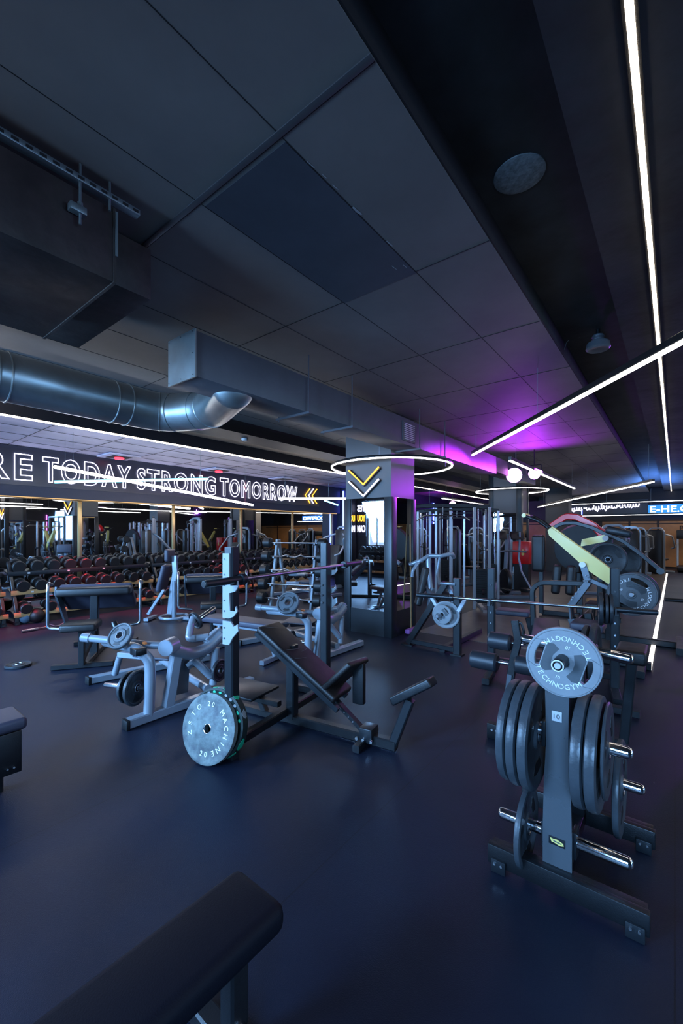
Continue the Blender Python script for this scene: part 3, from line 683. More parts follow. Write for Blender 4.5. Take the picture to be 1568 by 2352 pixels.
# ------------------------------------------------------------------ plates, bars, dumbbells
def disc_plate(parent_lab, r, th, c, axis, m=MPD, rim=MPD, lab=None, name='weight_plate', group=None, cat='weight plate', collar=True):
    """plain olympic plate with raised rim, hub and three grip hollows"""
    c = V(c); a = V(axis).normalized(); t = thing(name, lab or parent_lab, cat, group)
    h = th/2
    pr = [(-h*0.95, 0.026), (-h*0.95, 0.052), (-h*0.45, 0.060), (-h*0.45, r*0.80), (-h*0.92, r*0.86), (-h, r*0.93), (-h*0.75, r*0.985), (0, r), (h*0.75, r*0.985), (h, r*0.93), (h*0.92, r*0.86), (h*0.45, r*0.80), (h*0.45, 0.060), (h*0.95, 0.052), (h*0.95, 0.026), (-h*0.95, 0.026)]
    part('disc', B().lathe(pr, c, a, 48), m, t)
    part('hub_ring', B().torus(c+a*h*0.95, a, 0.030, 0.0035, 24, 6).torus(c-a*h*0.95, a, 0.030, 0.0035, 24, 6), MCD, t)
    s, u = frame_of(a)
    for sg_ in (1, -1):
        for k in range(3):
            al = 2*PI*k/3+0.5
            pts = [(math.cos(al+dl)*rr, math.sin(al+dl)*rr) for rr, dls in ((r*0.74, (-.42, -.2, 0, .2, .42)), (r*0.50, (.30, 0, -.30))) for dl in dls]
            part('grip_hollow', B().prism(pts, c+a*sg_*h*0.46, s, u, 0.003), MR if m is not MPL else MPLD, t)
    return settle(t)
def slot_disc(r, th, slots=True):
    """round plate with two long D shaped openings, in the XY plane"""
    cu = bpy.data.curves.new('t', 'CURVE'); cu.dimensions = '2D'; cu.fill_mode = 'BOTH'; cu.extrude = th/2-0.0035; cu.bevel_depth = 0.0035; cu.bevel_resolution = 2
    def loop(pts):
        sp = cu.splines.new('POLY'); sp.points.add(len(pts)-1)
        for i, (x, y) in enumerate(pts): sp.points[i].co = (x, y, 0, 1)
        sp.use_cyclic_u = True
    loop([(r*math.cos(2*PI*k/72), r*math.sin(2*PI*k/72)) for k in range(72)])
    loop([(0.0265*math.cos(2*PI*k/28), 0.0265*math.sin(2*PI*k/28)) for k in range(28)])
    if slots:
        for s in (1, -1):
            o_ = []; a0 = R(30)
            for k in range(9): a = -a0+2*a0*k/8; o_.append((s*r*0.80*math.cos(a), r*0.80*math.sin(a)))
            o_ += [(s*r*0.56, r*0.36), (s*r*0.56, -r*0.36)]
            loop(o_)
    o = bpy.data.objects.new('t', cu); COL.objects.link(o); bpy.context.view_layer.update(); dg = bpy.context.evaluated_depsgraph_get()
    me = bpy.data.meshes.new_from_object(o.evaluated_get(dg), depsgraph=dg); me.materials.clear(); bpy.data.objects.remove(o); bpy.data.curves.remove(cu); return me
def tech_plate(r, th, c, n, roll, lab, group=None, words=True, name='weight_plate', dark=False):
    """grey rubber plate with two openings, darker recessed band and white lettering; n = face normal, roll turns the slots"""
    m1_, m2_ = (MPLD, MPD) if dark else (MPL, MPLD)
    c = V(c); n = V(n).normalized(); s, u = frame_of(-n); 
    ex = s*math.cos(R(roll))+u*math.sin(R(roll)); ey = -s*math.sin(R(roll))+u*math.cos(R(roll))
    if ex.cross(ey).dot(n) < 0: ex = -ex
    M = MT(((ex.x, ey.x, n.x), (ex.y, ey.y, n.y), (ex.z, ey.z, n.z))).to_4x4(); M.translation = c
    t = thing(name, lab, 'weight plate', group)
    me = slot_disc(r, th); part('disc', B().mesh(me, M), m1_, t); bpy.data.meshes.remove(me)
    part('rim', B().torus(c, n, r*0.965, r*0.052, 64, 8, sy=0.5*th/(r*0.052)*1.15), m1_, t)
    # darker waisted band between the two lettered fields
    q = []
    for sgn in (1, -1):
        y0 = r*0.40
        q.append([(sgn*r*0.55, y0), (sgn*r*0.37, r*0.44), (sgn*r*0.20, r*0.34), (sgn*r*0.30, r*0.10), (sgn*r*0.30, -r*0.10), (sgn*r*0.20, -r*0.34), (sgn*r*0.37, -r*0.44), (sgn*r*0.55, -y0)])
    b = B()
    for p_ in q: b.prism(p_ if True else p_, c+n*th*0.47, ex, ey, th*0.12)
    part('recessed_band', b, m2_, t)
    b = B()
    for sgn in (1, -1):
        for y_ in (1, -1): b.bar(c+n*th*0.5+ex*sgn*r*0.60+ey*y_*r*0.44, c+n*th*0.5+ex*sgn*r*0.93+ey*y_*r*0.36, 0.0015, 0.0015)
    part('parting_line', b, m2_, t)
    part('hub', B().lathe([(-0.004, 0.026), (th*0.56, 0.026), (th*0.6, 0.030), (th*0.6, r*0.19), (th*0.5, r*0.21), (-0.004, r*0.21)], c, n, 40), m1_, t)
    if words:
        f = c+n*th*0.505
        for sgn in (1, -1):
            b = B()
            arc_text(b, 'TECHNOGYM', f, ex*sgn, ey*sgn, r*0.71, -143, -37, r*0.145, 0.0016, outward=False)
            arc_text(b, '10', f, ex*sgn, ey*sgn, r*0.47, -94, -86, r*0.10, 0.0012, outward=False)
            part('lettering', b, MWT, t)
    return settle(t)
def peg(b, a, c, r=0.0245): # rounded chrome storage peg
    a, c = V(a), V(c); L_ = (c-a).length
    return b.lathe([(0, 0), (0, r), (L_-r*0.8, r), (L_-r*0.35, r*0.85), (L_-r*0.08, r*0.5), (L_, 0)], a, c-a, 28)
def barbell(p0, p1, lab, sleeve=0.40, knurl=True, group=None):
    p0, p1 = V(p0), V(p1); d = (p1-p0).normalized(); Ln = (p1-p0).length; t = thing('barbell', lab, 'barbell', group)
    part('shaft', B().cyl(p0+d*sleeve, p1-d*sleeve, 0.0145, 16), MCD, t)
    for a, s in ((p0, 1), (p1, -1)):
        part('sleeve', B().cyl(a, a+d*s*sleeve, 0.0245, 20, bev=0.003), MK, t)
        part('collar', B().cyl(a+d*s*(sleeve-0.03), a+d*s*(sleeve+0.012), 0.037, 24, bev=0.004), MK, t)
        part('end_cap', B().cyl(a-d*s*0.004, a+d*s*0.002, 0.019, 16), MC, t)
    return t

# ------------------------------------------------------------------ plate tree in the right foreground
t = thing('plate_tree', 'black weight plate tree with chrome pegs standing in the right foreground', 'plate rack')
X0, Y0, Y1 = -0.385, 1.955, 2.40
for nm, yy in (('foot_beam', 1.915), ('foot_beam', 2.455)):
    fb = part(nm, B().box((-0.365, yy, 0.068), (0.59, 0.035, 0.085), bev=0.006).box((-0.365, yy+0.02, 0.105), (0.57, 0.05, 0.01), bev=0.002), MB, t)
    for sx in (-0.61, -0.115):
        bk = part('foot_bracket', B().box((sx, yy-0.022, 0.03), (0.062, 0.012, 0.058), bev=0.004), MK, fb)
        for dx in (-0.014, 0.014): part('bolt', B().cyl((sx+dx, yy-0.026, 0.042), (sx+dx, yy-0.034, 0.042), 0.0055, 10), MC, bk)
        part('rubber_foot', B().cyl((sx, yy+0.015, 0), (sx, yy+0.015, 0.03), 0.02, 14), MR, fb)
part('base_rail', B().box((X0, 2.185, 0.075), (0.07, 0.52, 0.06), bev=0.005), MB, t)
# front panel: waisted sheet steel
pw = [(0.05, 0.055), (0.25, 0.055), (0.45, 0.050), (0.60, 0.0425), (0.75, 0.0435), (0.93, 0.048), (1.00, 0.046)]
poly = [(-w_, z) for z, w_ in pw]+[(w_, z) for z, w_ in reversed(pw)]
MPAN = mat('plate_tree_panel', (0.11, 0.125, 0.14), 0.30, 0.3, 0.03, 120, rvar=0.06, vscale=3)
part('front_panel', B().prism(poly, (X0, 1.945, 0), (1, 0, 0), (0, 0, 1), 0.012), MPAN, t)
part('peg_stop', B().cyl((-0.735, 2.40, 0.475), (-0.705, 2.40, 0.475), 0.036, 20, bev=0.004), MB, t)
part('side_channel', B().box((X0-0.03, 1.985, 0.50), (0.012, 0.07, 0.86)).box((X0+0.03, 1.985, 0.50), (0.012, 0.07, 0.86)), MB, t)
part('rear_post', B().box((X0, 2.40, 0.48), (0.07, 0.06, 0.80), bev=0.005), MB, t)
part('brace', B().box((X0, 2.19, 0.86), (0.05, 0.42, 0.05), bev=0.004).box((X0, 2.19, 0.45), (0.05, 0.42, 0.05), bev=0.004), MB, t)
st = part('number_sticker', B().box((X0, 1.9375, 0.735), (0.038, 0.002, 0.042), bev=0.0006), MWH, t, 'white square sticker marked 10')
b = B(); text_on(b, '10', (X0, 1.936, 0.735), (1, 0, 0), (0, 0, 1), width=0.024, height=0.019, ext=0.0006); part('digits', b, MGD, st)
lg = part('maker_badge', B().box((X0, 1.9375, 0.215), (0.062, 0.002, 0.034), bev=0.0006), MK, t, 'small badge with a yellow arrow shaped emblem')
b = B().prism([(-0.026, 0.010), (-0.012, 0.008), (0, 0.011), (0.012, 0.006), (0.024, 0.002), (0.026, -0.008), (0.010, -0.012), (-0.006, -0.007), (-0.020, -0.006)], (X0, 1.936, 0.215), (1, 0, 0), (0, 0, 1), 0.001)
em = part('emblem', b, MY, lg); b = B().prism([(-0.016, 0.004), (0.018, 0.0), (0.018, -0.004), (-0.012, -0.001)], (X0, 1.9352, 0.215), (1, 0, 0), (0, 0, 1), 0.001); part('emblem_mark', b, MGD, em)
for s, y, z, Lp, m2 in ((1, 2.0, 0.205, 0.225, 1), (-1, 2.0, 0.205, 0.225, 1), (1, 2.0, 0.635, 0.225, 1), (-1, 2.0, 0.635, 0.2, 1), (1, 2.40, 0.31, 0.245, 0), (-1, 2.40, 0.475, 0.33, 0)):
    pb = part('peg_block', B().box((X0+s*0.058, y, z), (0.018, 0.07, 0.11), bev=0.004), MK, t)
    part('peg', peg(B(), (X0+s*0.06, y, z), (X0+s*(0.035+Lp), y, z)), MC, pb)
    part('bolt', B().cyl((X0+s*0.066, y-0.02, z+0.042), (X0+s*0.072, y-0.02, z+0.042), 0.006, 8), MC, pb)
pb = part('top_peg', peg(B(), (X0+0.03, 1.95, 0.985), (X0+0.03, 1.80, 0.985), 0.0245), MK, t)
part('peg_ring', B().torus((X0+0.03, 1.797, 0.985), (0, 1, 0), 0.0205, 0.0026, 28, 8), MWT, pb); part('peg_cap', B().cyl((X0+0.03, 1.80, 0.985), (X0+0.03, 1.793, 0.985), 0.012, 16), MWH, pb)
settle(t)
tech_plate(0.136, 0.026, (X0+0.03, 1.905, 0.975), (0.03, -1, 0.0), -17, 'light grey lettered plate on the top peg of the plate tree, facing the camera')
AX = (1, 0, 0)
pls = [(-0.575, 2.0, 0.61, 0.215, 0.036, 'outermost of three big dark plates on the left front peg of the plate tree'), (-0.532, 2.0, 0.608, 0.222, 0.040, 'middle of three big dark plates on the left front peg of the plate tree'),
       (-0.486, 2.0, 0.606, 0.224, 0.042, 'innermost of three big dark plates on the left front peg of the plate tree'),
       (-0.295, 2.0, 0.606, 0.224, 0.044, 'innermost big dark plate on the right front peg of the plate tree'), (-0.248, 2.0, 0.606, 0.224, 0.044, 'outer big dark plate on the right front peg of the plate tree'),
       (-0.212, 2.0, 0.625, 0.185, 0.014, 'thin dark plate at the outside of the right front peg of the plate tree'),
       (-0.520, 2.0, 0.19, 0.165, 0.026, 'small dark plate alone on the lower left front peg of the plate tree'),
       (-0.205, 2.40, 0.29, 0.215, 0.030, 'big dark plate alone on the lower right rear peg of the plate tree')]
MBIG = mat('big_plate_rubber', (0.048, 0.056, 0.065), 0.36, 0, 0.15, 45, var=0.15, vscale=8, rvar=0.08)
for x, y, z, r, th, lab in pls: disc_plate(lab, r, th, (x, y, z), AX, m=MBIG)

# ------------------------------------------------------------------ roller machine behind the tree
YR = 3.0
t = thing('roller_machine', 'black leg machine with foam rollers and chrome plate pegs behind the plate tree', 'gym machine')
def roller(px0, px1, py0, py1, r, nm='foam_roller'):
    a = onY(px0, py0, YR); c = onY(px1, py1, YR); c.z = a.z = (a.z+c.z)/2
    o = part(nm, B().cyl(a, c, r, 28, bev=0.012), MRF, t); part('roller_cap', B().cyl(a-V((0.004, 0, 0)), a+V((0.001, 0, 0)), r*0.55, 20), MK, o); return a, c
a1, c1 = roller(1082, 1143, 1514, 1521, 0.062); a2, c2 = roller(1184, 1262, 1527, 1535, 0.062); a3, c3 = roller(1123, 1175, 1469, 1476, 0.058)
zc = (a1.z+a2.z)/2
part('roller_axle', B().tube([(a1.x, YR, zc), (c2.x, YR, zc)], 0.012, 10).tube([(a3.x, YR, a3.z), (-0.80, YR, a3.z)], 0.012, 10), MCD, t)
part('swing_arm', B().rtube([onY(1182, 1425, YR), onY(1190, 1470, YR), onY(1178, 1520, YR), onY(1172, 1560, YR)], 0.05, 0.03, 0.03, (0, 1, 0)), MB, t)
part('handle_loop', B().tube([onY(1183, 1480, YR), onY(1184, 1445, YR), onY(1195, 1425, YR), onY(1203, 1450, YR), onY(1195, 1478, YR)], 0.009, 8, 0.03), MB, t)
part('leg', B().rtube([onY(1172, 1548, YR), onY(1166, 1600, YR), (onY(1172, 1640, YR).x, YR+0.05, 0.3), (-0.88, YR+0.05, 0.06)], 0.035, 0.05, 0.1, (0, 1, 0)), MGD, t)
fp = part('foot_plate', B().box((-0.93, YR+0.12, 0.055), (0.30, 0.06, 0.11), bev=0.006), MB, t)
for dx in (-0.11, -0.08): part('bolt', B().cyl((-0.93+dx, YR+0.09, 0.07), (-0.93+dx, YR+0.083, 0.07), 0.008, 10), MC, fp)
part('peg', peg(B(), (-0.60, YR, 0.775), (-0.82, YR, 0.785), 0.030), MC, t)
part('peg', peg(B(), (-0.42, YR, 0.77), (-0.185, YR, 0.755), 0.030), MC, t)
part('frame', B().bar((-0.5, YR, 0.05), (-0.5, YR, 0.86), 0.07).bar((-0.7, YR, 0.775), (-0.3, YR, 0.77), 0.05).bar((-0.5, YR-0.1, 0.04), (-0.5, YR+1.2, 0.04), 0.07, 0.06).bar((-0.80, YR+1.15, 0.04), (-0.22, YR+1.15, 0.04), 0.07, 0.06).bar((-0.5, YR+0.05, 0.5), (-0.5, YR+0.75, 0.40), 0.05), MB, t)
p0 = onY(1416, 1500, 3.45); p1 = onY(1488, 1512, 3.45)
part('seat_pad', B().pad((p0.x, 3.45, p0.z-0.03), (p1.x, 3.45, p0.z-0.03), 0.30, 0.09), MP, t)
part('seat_post', B().bar(((p0.x+p1.x)/2, 3.45, p0.z-0.02), ((p0.x+p1.x)/2-0.05, 3.5, 0.06), 0.06).bar(((p0.x+p1.x)/2-0.05, 3.5, 0.04), (-0.5, 3.5, 0.04), 0.06), MB, t)
settle(t)
disc_plate('big grey plate on the right chrome peg of the roller machine', 0.185, 0.036, (-0.385, YR, 0.755), AX, m=MPD)
disc_plate('smaller dark plate behind the grey one on the roller machine peg', 0.165, 0.03, (-0.43, YR, 0.76), AX, m=MPD)
# ------------------------------------------------------------------ decline bench press station in the middle
SO, SA = (-2.415, 2.37), 9.0
def loc(o, ang):
    M = MT.Translation((o[0], o[1], 0)) @ MT.Rotation(R(ang), 4, 'Z')
    return lambda x, y, z: M @ V((x, y, z))
G = loc(SO, SA); DX = (G(1, 0, 0)-G(0, 0, 0)); DY = (G(0, 1, 0)-G(0, 0, 0))
t = thing('decline_bench_press', 'black decline bench press station with two tall posts and cracked leather pad', 'weight bench')
for s, hz in ((-1, 1.40), (1, 1.40)):
    y = s*0.6
    post = part('upright_post', B().bar(G(0, y, 0.0), G(0, y, hz), 0.075, 0.075, DX), MK if s < 0 else MK, t)
    f = -1 if s < 0 else 1
    # white wear plate with bar hooks, on the outer face
    xo = -0.045 if False else 0
    yq = y-0.043 if s < 0 else y+0.043
    prof = [(-0.036, 0.93), (-0.036, 1.36), (0.012, 1.36), (0.012, 1.19), (0.03, 1.17), (0.03, 1.06), (0.015, 1.02), (0.04, 0.985), (0.060, 1.005), (0.065, 1.055), (0.078, 1.05), (0.078, 0.985), (0.04, 0.93)]
    prof = [(-0.036, 0.935), (-0.036, 1.36), (0.022, 1.36), (0.022, 1.215), (0.032, 1.15), (0.085, 1.155), (0.092, 1.185), (0.100, 1.150), (0.075, 1.115), (0.022, 1.10), (0.030, 0.985), (0.072, 0.985), (0.080, 1.02), (0.090, 0.985), (0.060, 0.95), (0.020, 0.935)]
    wp = part('bar_hook_plate', B().prism(prof, G(0, yq, 0), DX, (0, 0, 1), 0.012), MW, t, 'white hook plate on the post')
    lp = [(-0.036, 0.76), (-0.036, 0.915), (0.035, 0.915), (0.062, 0.885), (0.095, 0.905), (0.10, 0.86), (0.05, 0.81), (0.02, 0.76)]
    part('bar_hook_plate', B().prism(lp, G(0, yq, 0), DX, (0, 0, 1), 0.012), MW, t, 'lower white hook plate on the post')
    bb = B()
    for z in ((0.80, 0.87, 0.98, 1.05, 1.15, 1.22, 1.32)): bb.cyl(G(-0.018, yq-0.006*(-s), z), G(-0.018, yq+0.010*s, z), 0.006, 8)
    part('bolt_row', bb, MGD, wp)
    bb = B()
    for z in (0.86, 0.93, 1.02): bb.cyl(G(-0.012, y-0.038, z), G(-0.012, y-0.048, z), 0.011, 12)
    if s > 0: part('bolt_row', bb, MC, post)
    else: bb.bm.free()
    part('foot_rail', B().bar(G(-0.38, y, 0.03), G(0.03, y, 0.03), 0.06, 0.06), MB, t)
part('cross_rail', B().bar(G(0.02, -0.6, 0.10), G(0.02, 0.6, 0.10), 0.06, 0.06), MB, t)
part('main_beam', B().bar(G(-0.02, 0, 0.045), G(0.93, 0, 0.045), 0.07, 0.07), MB, t)
part('support_post', B().bar(G(0.06, 0, 0.05), G(0.06, 0, 0.62), 0.075, 0.075, DX), MK, t)
P0, P1 = G(-0.20, 0, 0.72), G(0.50, 0, 0.285)
upn = (P1-P0).cross(DY).normalized(); upn = upn if upn.z > 0 else -upn
part('back_pad', B().pad(P0, P1, 0.27, 0.05, upn, 0.02), MP, t, 'worn black leather back pad')
b = B()
for s0, s1, yy, yy2 in ((0.02, 0.10, -0.09, 0.05), (0.36, 0.40, -0.10, 0.02), (0.44, 0.43, 0.02, 0.11), (0.48, 0.52, -0.11, 0.0)):
    q0 = P0.lerp(P1, s0)+upn*0.0505+DY*yy; q1 = P0.lerp(P1, s1)+upn*0.0505+DY*yy2; b.tube([q0, q0.lerp(q1, 0.4)+DX*0.01, q1], 0.0016, 5)
part('tape_patch', b, MGD, t)
part('pad_rail', B().bar(P0-upn*0.025-DY*0.10, P1-upn*0.025-DY*0.10+(P1-P0)*0.06, 0.04, 0.04).bar(P0-upn*0.025+DY*0.10, P1-upn*0.025+DY*0.10, 0.04, 0.04), MK, t)
part('seat_pad', B().pad(G(0.43, 0, 0.34), G(0.66, 0, 0.56), 0.27, 0.045, (-0.7, 0, 0.7), 0.018), MP, t)
part('seat_bracket', B().box(G(0.62, 0.05, 0.40), (0.09, 0.05, 0.30), R(SA), bev=0.01), MB, t)
part('adjuster', B().bar(G(0.45, 0, 0.26), G(0.68, 0, 0.09), 0.05, 0.03), MK, t)
b = B()
for i in range(5): q = G(0.47+i*0.035, -0.026, 0.25-i*0.026); b.cyl(q, q-DY*0.006, 0.006, 8)
part('adjuster_pin_row', b, MC, t)
fb = part('joint_block', B().box(G(0.72, 0, 0.08), (0.10, 0.12, 0.10), R(SA), bev=0.008), MK, t)
for x in (0.66, 0.71, 0.77): part('bolt', B().cyl(G(x, -0.06, 0.055), G(x, -0.075, 0.055), 0.011, 12), MC, fb)
part('front_foot', B().bar(G(0.70, -0.16, 0.03), G(0.70, 0.16, 0.03), 0.05, 0.05), MB, t)
part('foot_post', B().bar(G(0.90, 0, 0.03), G(1.03, 0, 0.375), 0.06, 0.06, DX), MK, t)
part('foot_pad', B().pad(G(0.93, 0, 0.325), G(1.20, 0, 0.50), 0.13, 0.06, (-0.5, 0, 0.8), 0.012), MB, t)
part('spotter_step', B().box(G(-0.33, -0.10, 0.235), (0.42, 0.34, 0.022), MT.Rotation(R(SA), 4, 'Z'), bev=0.006), MK, t)
part('step_support', B().bar(G(-0.52, -0.15, 0.205), G(0.05, -0.15, 0.205), 0.05, 0.04).bar(G(-0.30, 0, 0.20), G(-0.20, 0.0, 0.03), 0.05, 0.05).bar(G(-0.45, 0, 0.03), G(0.0, 0, 0.03), 0.06, 0.05), MB, t)
settle(t)
bt = barbell(G(0.062, -0.90, 1.187), G(0.062, 1.18, 1.187), 'steel barbell resting on the tall posts of the decline bench station', 0.34); settle(bt)
# bumper plates leaning beside the near post
def bumper(c, n, r, th, m, lab, camo=False, words=None):
    c = V(c); n = V(n).normalized(); t = thing('bumper_plate', lab, 'weight plate'); h = th/2
    pr = [(-h, 0.03), (-h, r*0.86), (-h*0.9, r*0.90), (-h, r*0.94), (-h*0.8, r), (h*0.8, r), (h, r*0.94), (h*0.86, r*0.90), (h*0.86, r*0.52), (h, r*0.46), (h*1.0, 0.03), (-h, 0.03)]
    part('disc', B().lathe(pr, c, n, 56), m, t)
    part('hub_ring', B().torus(c+n*h, n, 0.029, 0.004, 28, 8), MC, t)
    s, u = frame_of(-n)
    if s.cross(u).dot(n) < 0: s = -s
    if words:
        b = B(); f = c+n*h*0.88
        arc_text(b, 'MACHINE', f, s, u, r*0.70, 48, -62, r*0.15, 0.0015); arc_text(b, 'ZSTO', f, s, u, r*0.70, 200, 130, r*0.15, 0.0015)
        arc_text(b, '20', f, s, u, r*0.70, 98, 84, r*0.14, 0.0015); arc_text(b, '20', f, s, u, r*0.70, -98, -84, r*0.14, 0.0015, outward=False)
        part('lettering', b, MWT, t)
    if camo:
        b = B(); rr = random.Random(3); g2 = B()
        for k in range(15):
            al = rr.uniform(0, 2*PI); e = s*math.cos(al)+u*math.sin(al); tg = n.cross(e)
            g = b if k % 5 else g2
            g.prism([(rr.uniform(0.6, 1)*math.cos(j*PI/3)*0.035, rr.uniform(0.5, 1)*math.sin(j*PI/3)*th*0.5) for j in range(6)], c+e*(r+0.0003), tg, n, 0.003)
        for k in range(12):
            al = R(15+k*14); e = s*math.cos(al)+u*math.sin(al); tg = n.cross(e)
            (b if k % 5 in (0, 1) else g2).prism([(rr.uniform(0.6, 1)*math.cos(j*PI/3)*0.016, rr.uniform(0.5, 1)*math.sin(j*PI/3)*r*0.06) for j in range(6)], c+e*r*0.89+n*h*0.92, tg, e, 0.003)
        part('green_patches', b, MGR, t); part('grey_patches', g2, MPL, t)
    return settle(t)
nn = V((0.20, -0.95, 0.24)).normalized()
bc = onD(481, 1654, 2.78); 
bumper((bc.x, bc.y, 0.216), nn, 0.218, 0.04, MDR, 'grey speckled bumper plate leaning upright in front of the green one', words=True)
bumper((bc.x-nn.x*0.07+0.012, bc.y-nn.y*0.07, 0.228), V((0.22, -0.95, 0.16)), 0.226, 0.065, MCM, 'green and black camouflage bumper plate behind the grey speckled one', camo=True)
disc_plate('dark plate lying flat on the floor at the left edge', 0.125, 0.03, onZ(42, 1527, 0.017), (0.02, 0, 1), m=MPD)
p = onZ(815, 1540, 0.0)

# ------------------------------------------------------------------ grey seated row machine (and its twin behind)
XA = -3.28
t = thing('row_machine', 'pale grey plate loaded row machine left of the decline bench', 'gym machine')
ra0, ra1 = onX(292, 1668, XA), onX(505, 1592, XA); ra0.z = ra1.z = 0.04
part('base_rail', B().bar(ra0, (XA, 2.75, 0.04), 0.08, 0.07), MG, t); part('end_cap', B().box((XA, ra0.y-0.01, 0.038), (0.09, 0.03, 0.075), bev=0.006), MR, t)
rb0 = onZ(205, 1562, 0.04); part('base_rail', B().bar(rb0, (rb0.x+0.25, 2.95, 0.04), 0.08, 0.07), MG, t); part('end_cap', B().box((rb0.x, rb0.y-0.01, 0.038), (0.09, 0.03, 0.075), bev=0.006), MR, t)
part('cross_tube', B().tube([(XA, 2.25, 0.10), (rb0.x+0.12, 2.45, 0.10)], 0.035, 12), MG, t)
T1 = onX(345, 1540, XA)
part('bent_column', B().tube([(XA, onX(342, 1644, XA).y, 0.05), T1, onX(343, 1515, XA), onX(322, 1492, XA)+V((-0.05, 0, 0)), onX(322, 1492, XA)+V((-0.55, -0.02, -0.02))], 0.042, 16, 0.14), MG, t)
part('pivot_block', B().box(onX(322, 1497, XA)+V((-0.03, 0, 0.0)), (0.10, 0.09, 0.055), bev=0.008), MB, t)
fl = onX(388, 1485, XA+0.04); ae = onD(188, 1464, fl.y*_C-fl.x*_S+0.05)
ar = part('loading_arm', B().tube([fl+V((-0.05, 0.0, 0)), fl.lerp(ae, 0.22)+V((0, 0, -0.005)), ae.lerp(fl, 0.45), ae], 0.030, 18, 0.2), MG, t)
part('arm_sleeve', B().cyl(ae, ae.lerp(fl, 0.10), 0.036, 18, bev=0.004), MG, ar); q = fl.lerp(ae, 0.42); part('orange_sticker', B().box(onD(332, 1477, 3.42)+V((0, 0, 0.0)), (0.04, 0.02, 0.016)), MOR, ar)
part('peg', B().cyl(onD(262, 1430, 3.50), onD(275, 1462, 3.45), 0.024, 16), MB, t)
part('flange', B().cyl(fl+V((0.03, -0.05, 0)), fl+V((-0.035, 0.06, 0)), 0.066, 28, bev=0.004), MG, t)
A_ = [fl, onX(405, 1495, XA+0.02), onX(440, 1503, XA), onX(478, 1489, XA), onX(508, 1458, XA)]
part('main_curved_tube', B().rtube(A_, 0.075, 0.105, 0.25, (0, 0, 1), oval=True), MG, t)
part('handle_frame', B().rtube([onX(511, 1456, XA), onX(501, 1447, XA-0.02), onX(474, 1470, XA-0.02), onX(478, 1480, XA-0.02)], 0.05, 0.05, 0.03).tube([onX(478, 1463, XA-0.03), onX(441, 1467, XA-0.10)], 0.032, 12), MG, t)
part('rising_tube', B().tube([onX(446, 1466, XA-0.08), onX(433, 1467, XA-0.10), onX(437, 1440, XA-0.14), onX(444, 1420, XA-0.2)], 0.032, 12, 0.05), MG, t)
part('peg', peg(B(), onX(446, 1428, XA-0.2), onX(495, 1395, XA-0.2), 0.022), MC, t)
part('front_column', B().bar(onX(405, 1500, XA), (XA, onX(385, 1634, XA).y, 0.06), 0.085, 0.07, (1, 0, 0)), MG, t)
part('rear_column', B().bar(onX(420, 1512, XA-0.15), (XA-0.15, onX(415, 1615, XA-0.15).y, 0.08), 0.12, 0.05, (1, 0, 0)), MGD, t)
part('leg_tube', B().tube([onX(496, 1488, XA), onX(489, 1572, XA)], 0.034, 12).tube([onX(442, 1512, XA-0.05), onX(484, 1553, XA)], 0.034, 12).tube([onX(470, 1500, XA-0.05), onX(430, 1532, XA-0.1)], 0.03, 12), MG, t)
part('seat_pad', B().pad(onZ(345, 1512, 0.30), onZ(428, 1508, 0.30), 0.24, 0.05), MPG, t)
part('seat_leg', B().tube([onX(275, 1508, -4.2), onX(264, 1548, -4.3)], 0.030, 12).bar(onX(275, 1503, -4.2), onX(334, 1508, XA-0.6), 0.06, 0.05), MG, t)
part('foot_plate', B().box(onX(380, 1498, XA-0.5), (0.40, 0.40, 0.02), R(20), bev=0.006), MPG, t)
part('storage_peg', peg(B(), onX(345, 1583, XA), onX(345, 1583, XA)+V((-0.40, -0.18, 0)), 0.020), MC, t)
settle(t); row1 = t
c0 = onX(345, 1583, XA); dd = V((-0.40, -0.18, 0)).normalized()
wp1 = disc_plate('dark plate on the low peg of the near grey row machine, outer of two', 0.125, 0.028, c0+dd*0.20, dd, m=MPD); wp2 = disc_plate('dark plate on the low peg of the near grey row machine, inner of two', 0.14, 0.03, c0+dd*0.13, dd, m=MPD)
pn = (onD(262, 1430, 3.50)-onD(275, 1462, 3.45)).normalized(); wp3 = disc_plate('dark plate on the long loading arm of the near grey row machine', 0.108, 0.035, onD(277, 1461, 3.36)+V((0, 0, 0)), V((0.3, -0.75, 0.55)), m=MPLD)
pc = onX(449, 1425, XA-0.2); pd_ = (onX(495, 1395, XA-0.2)-onX(446, 1428, XA-0.2)).normalized(); wp4 = disc_plate('tilted dark plate on the raised peg of the near grey row machine', 0.085, 0.03, pc, pd_, m=MPD)
wp5 = disc_plate('dark plate half hidden at the right leg of the near grey row machine', 0.10, 0.03, onX(504, 1540, XA+0.05), (1, 0.3, 0), m=MPD)
OFF = (0.02, 1.83, 0)
dup(row1, off=OFF, label='pale grey plate loaded row machine behind the decline bench pad')
dup(wp3, off=OFF, scale=1.25, label='big dark round plate on the arm of the far grey row machine'); dup(wp1, off=OFF, label='dark plate on the low peg of the far grey row machine')
dup(row1, off=(-2.9, 5.1, 0), label='pale grey plate loaded row machine far back by the wall mirrors')
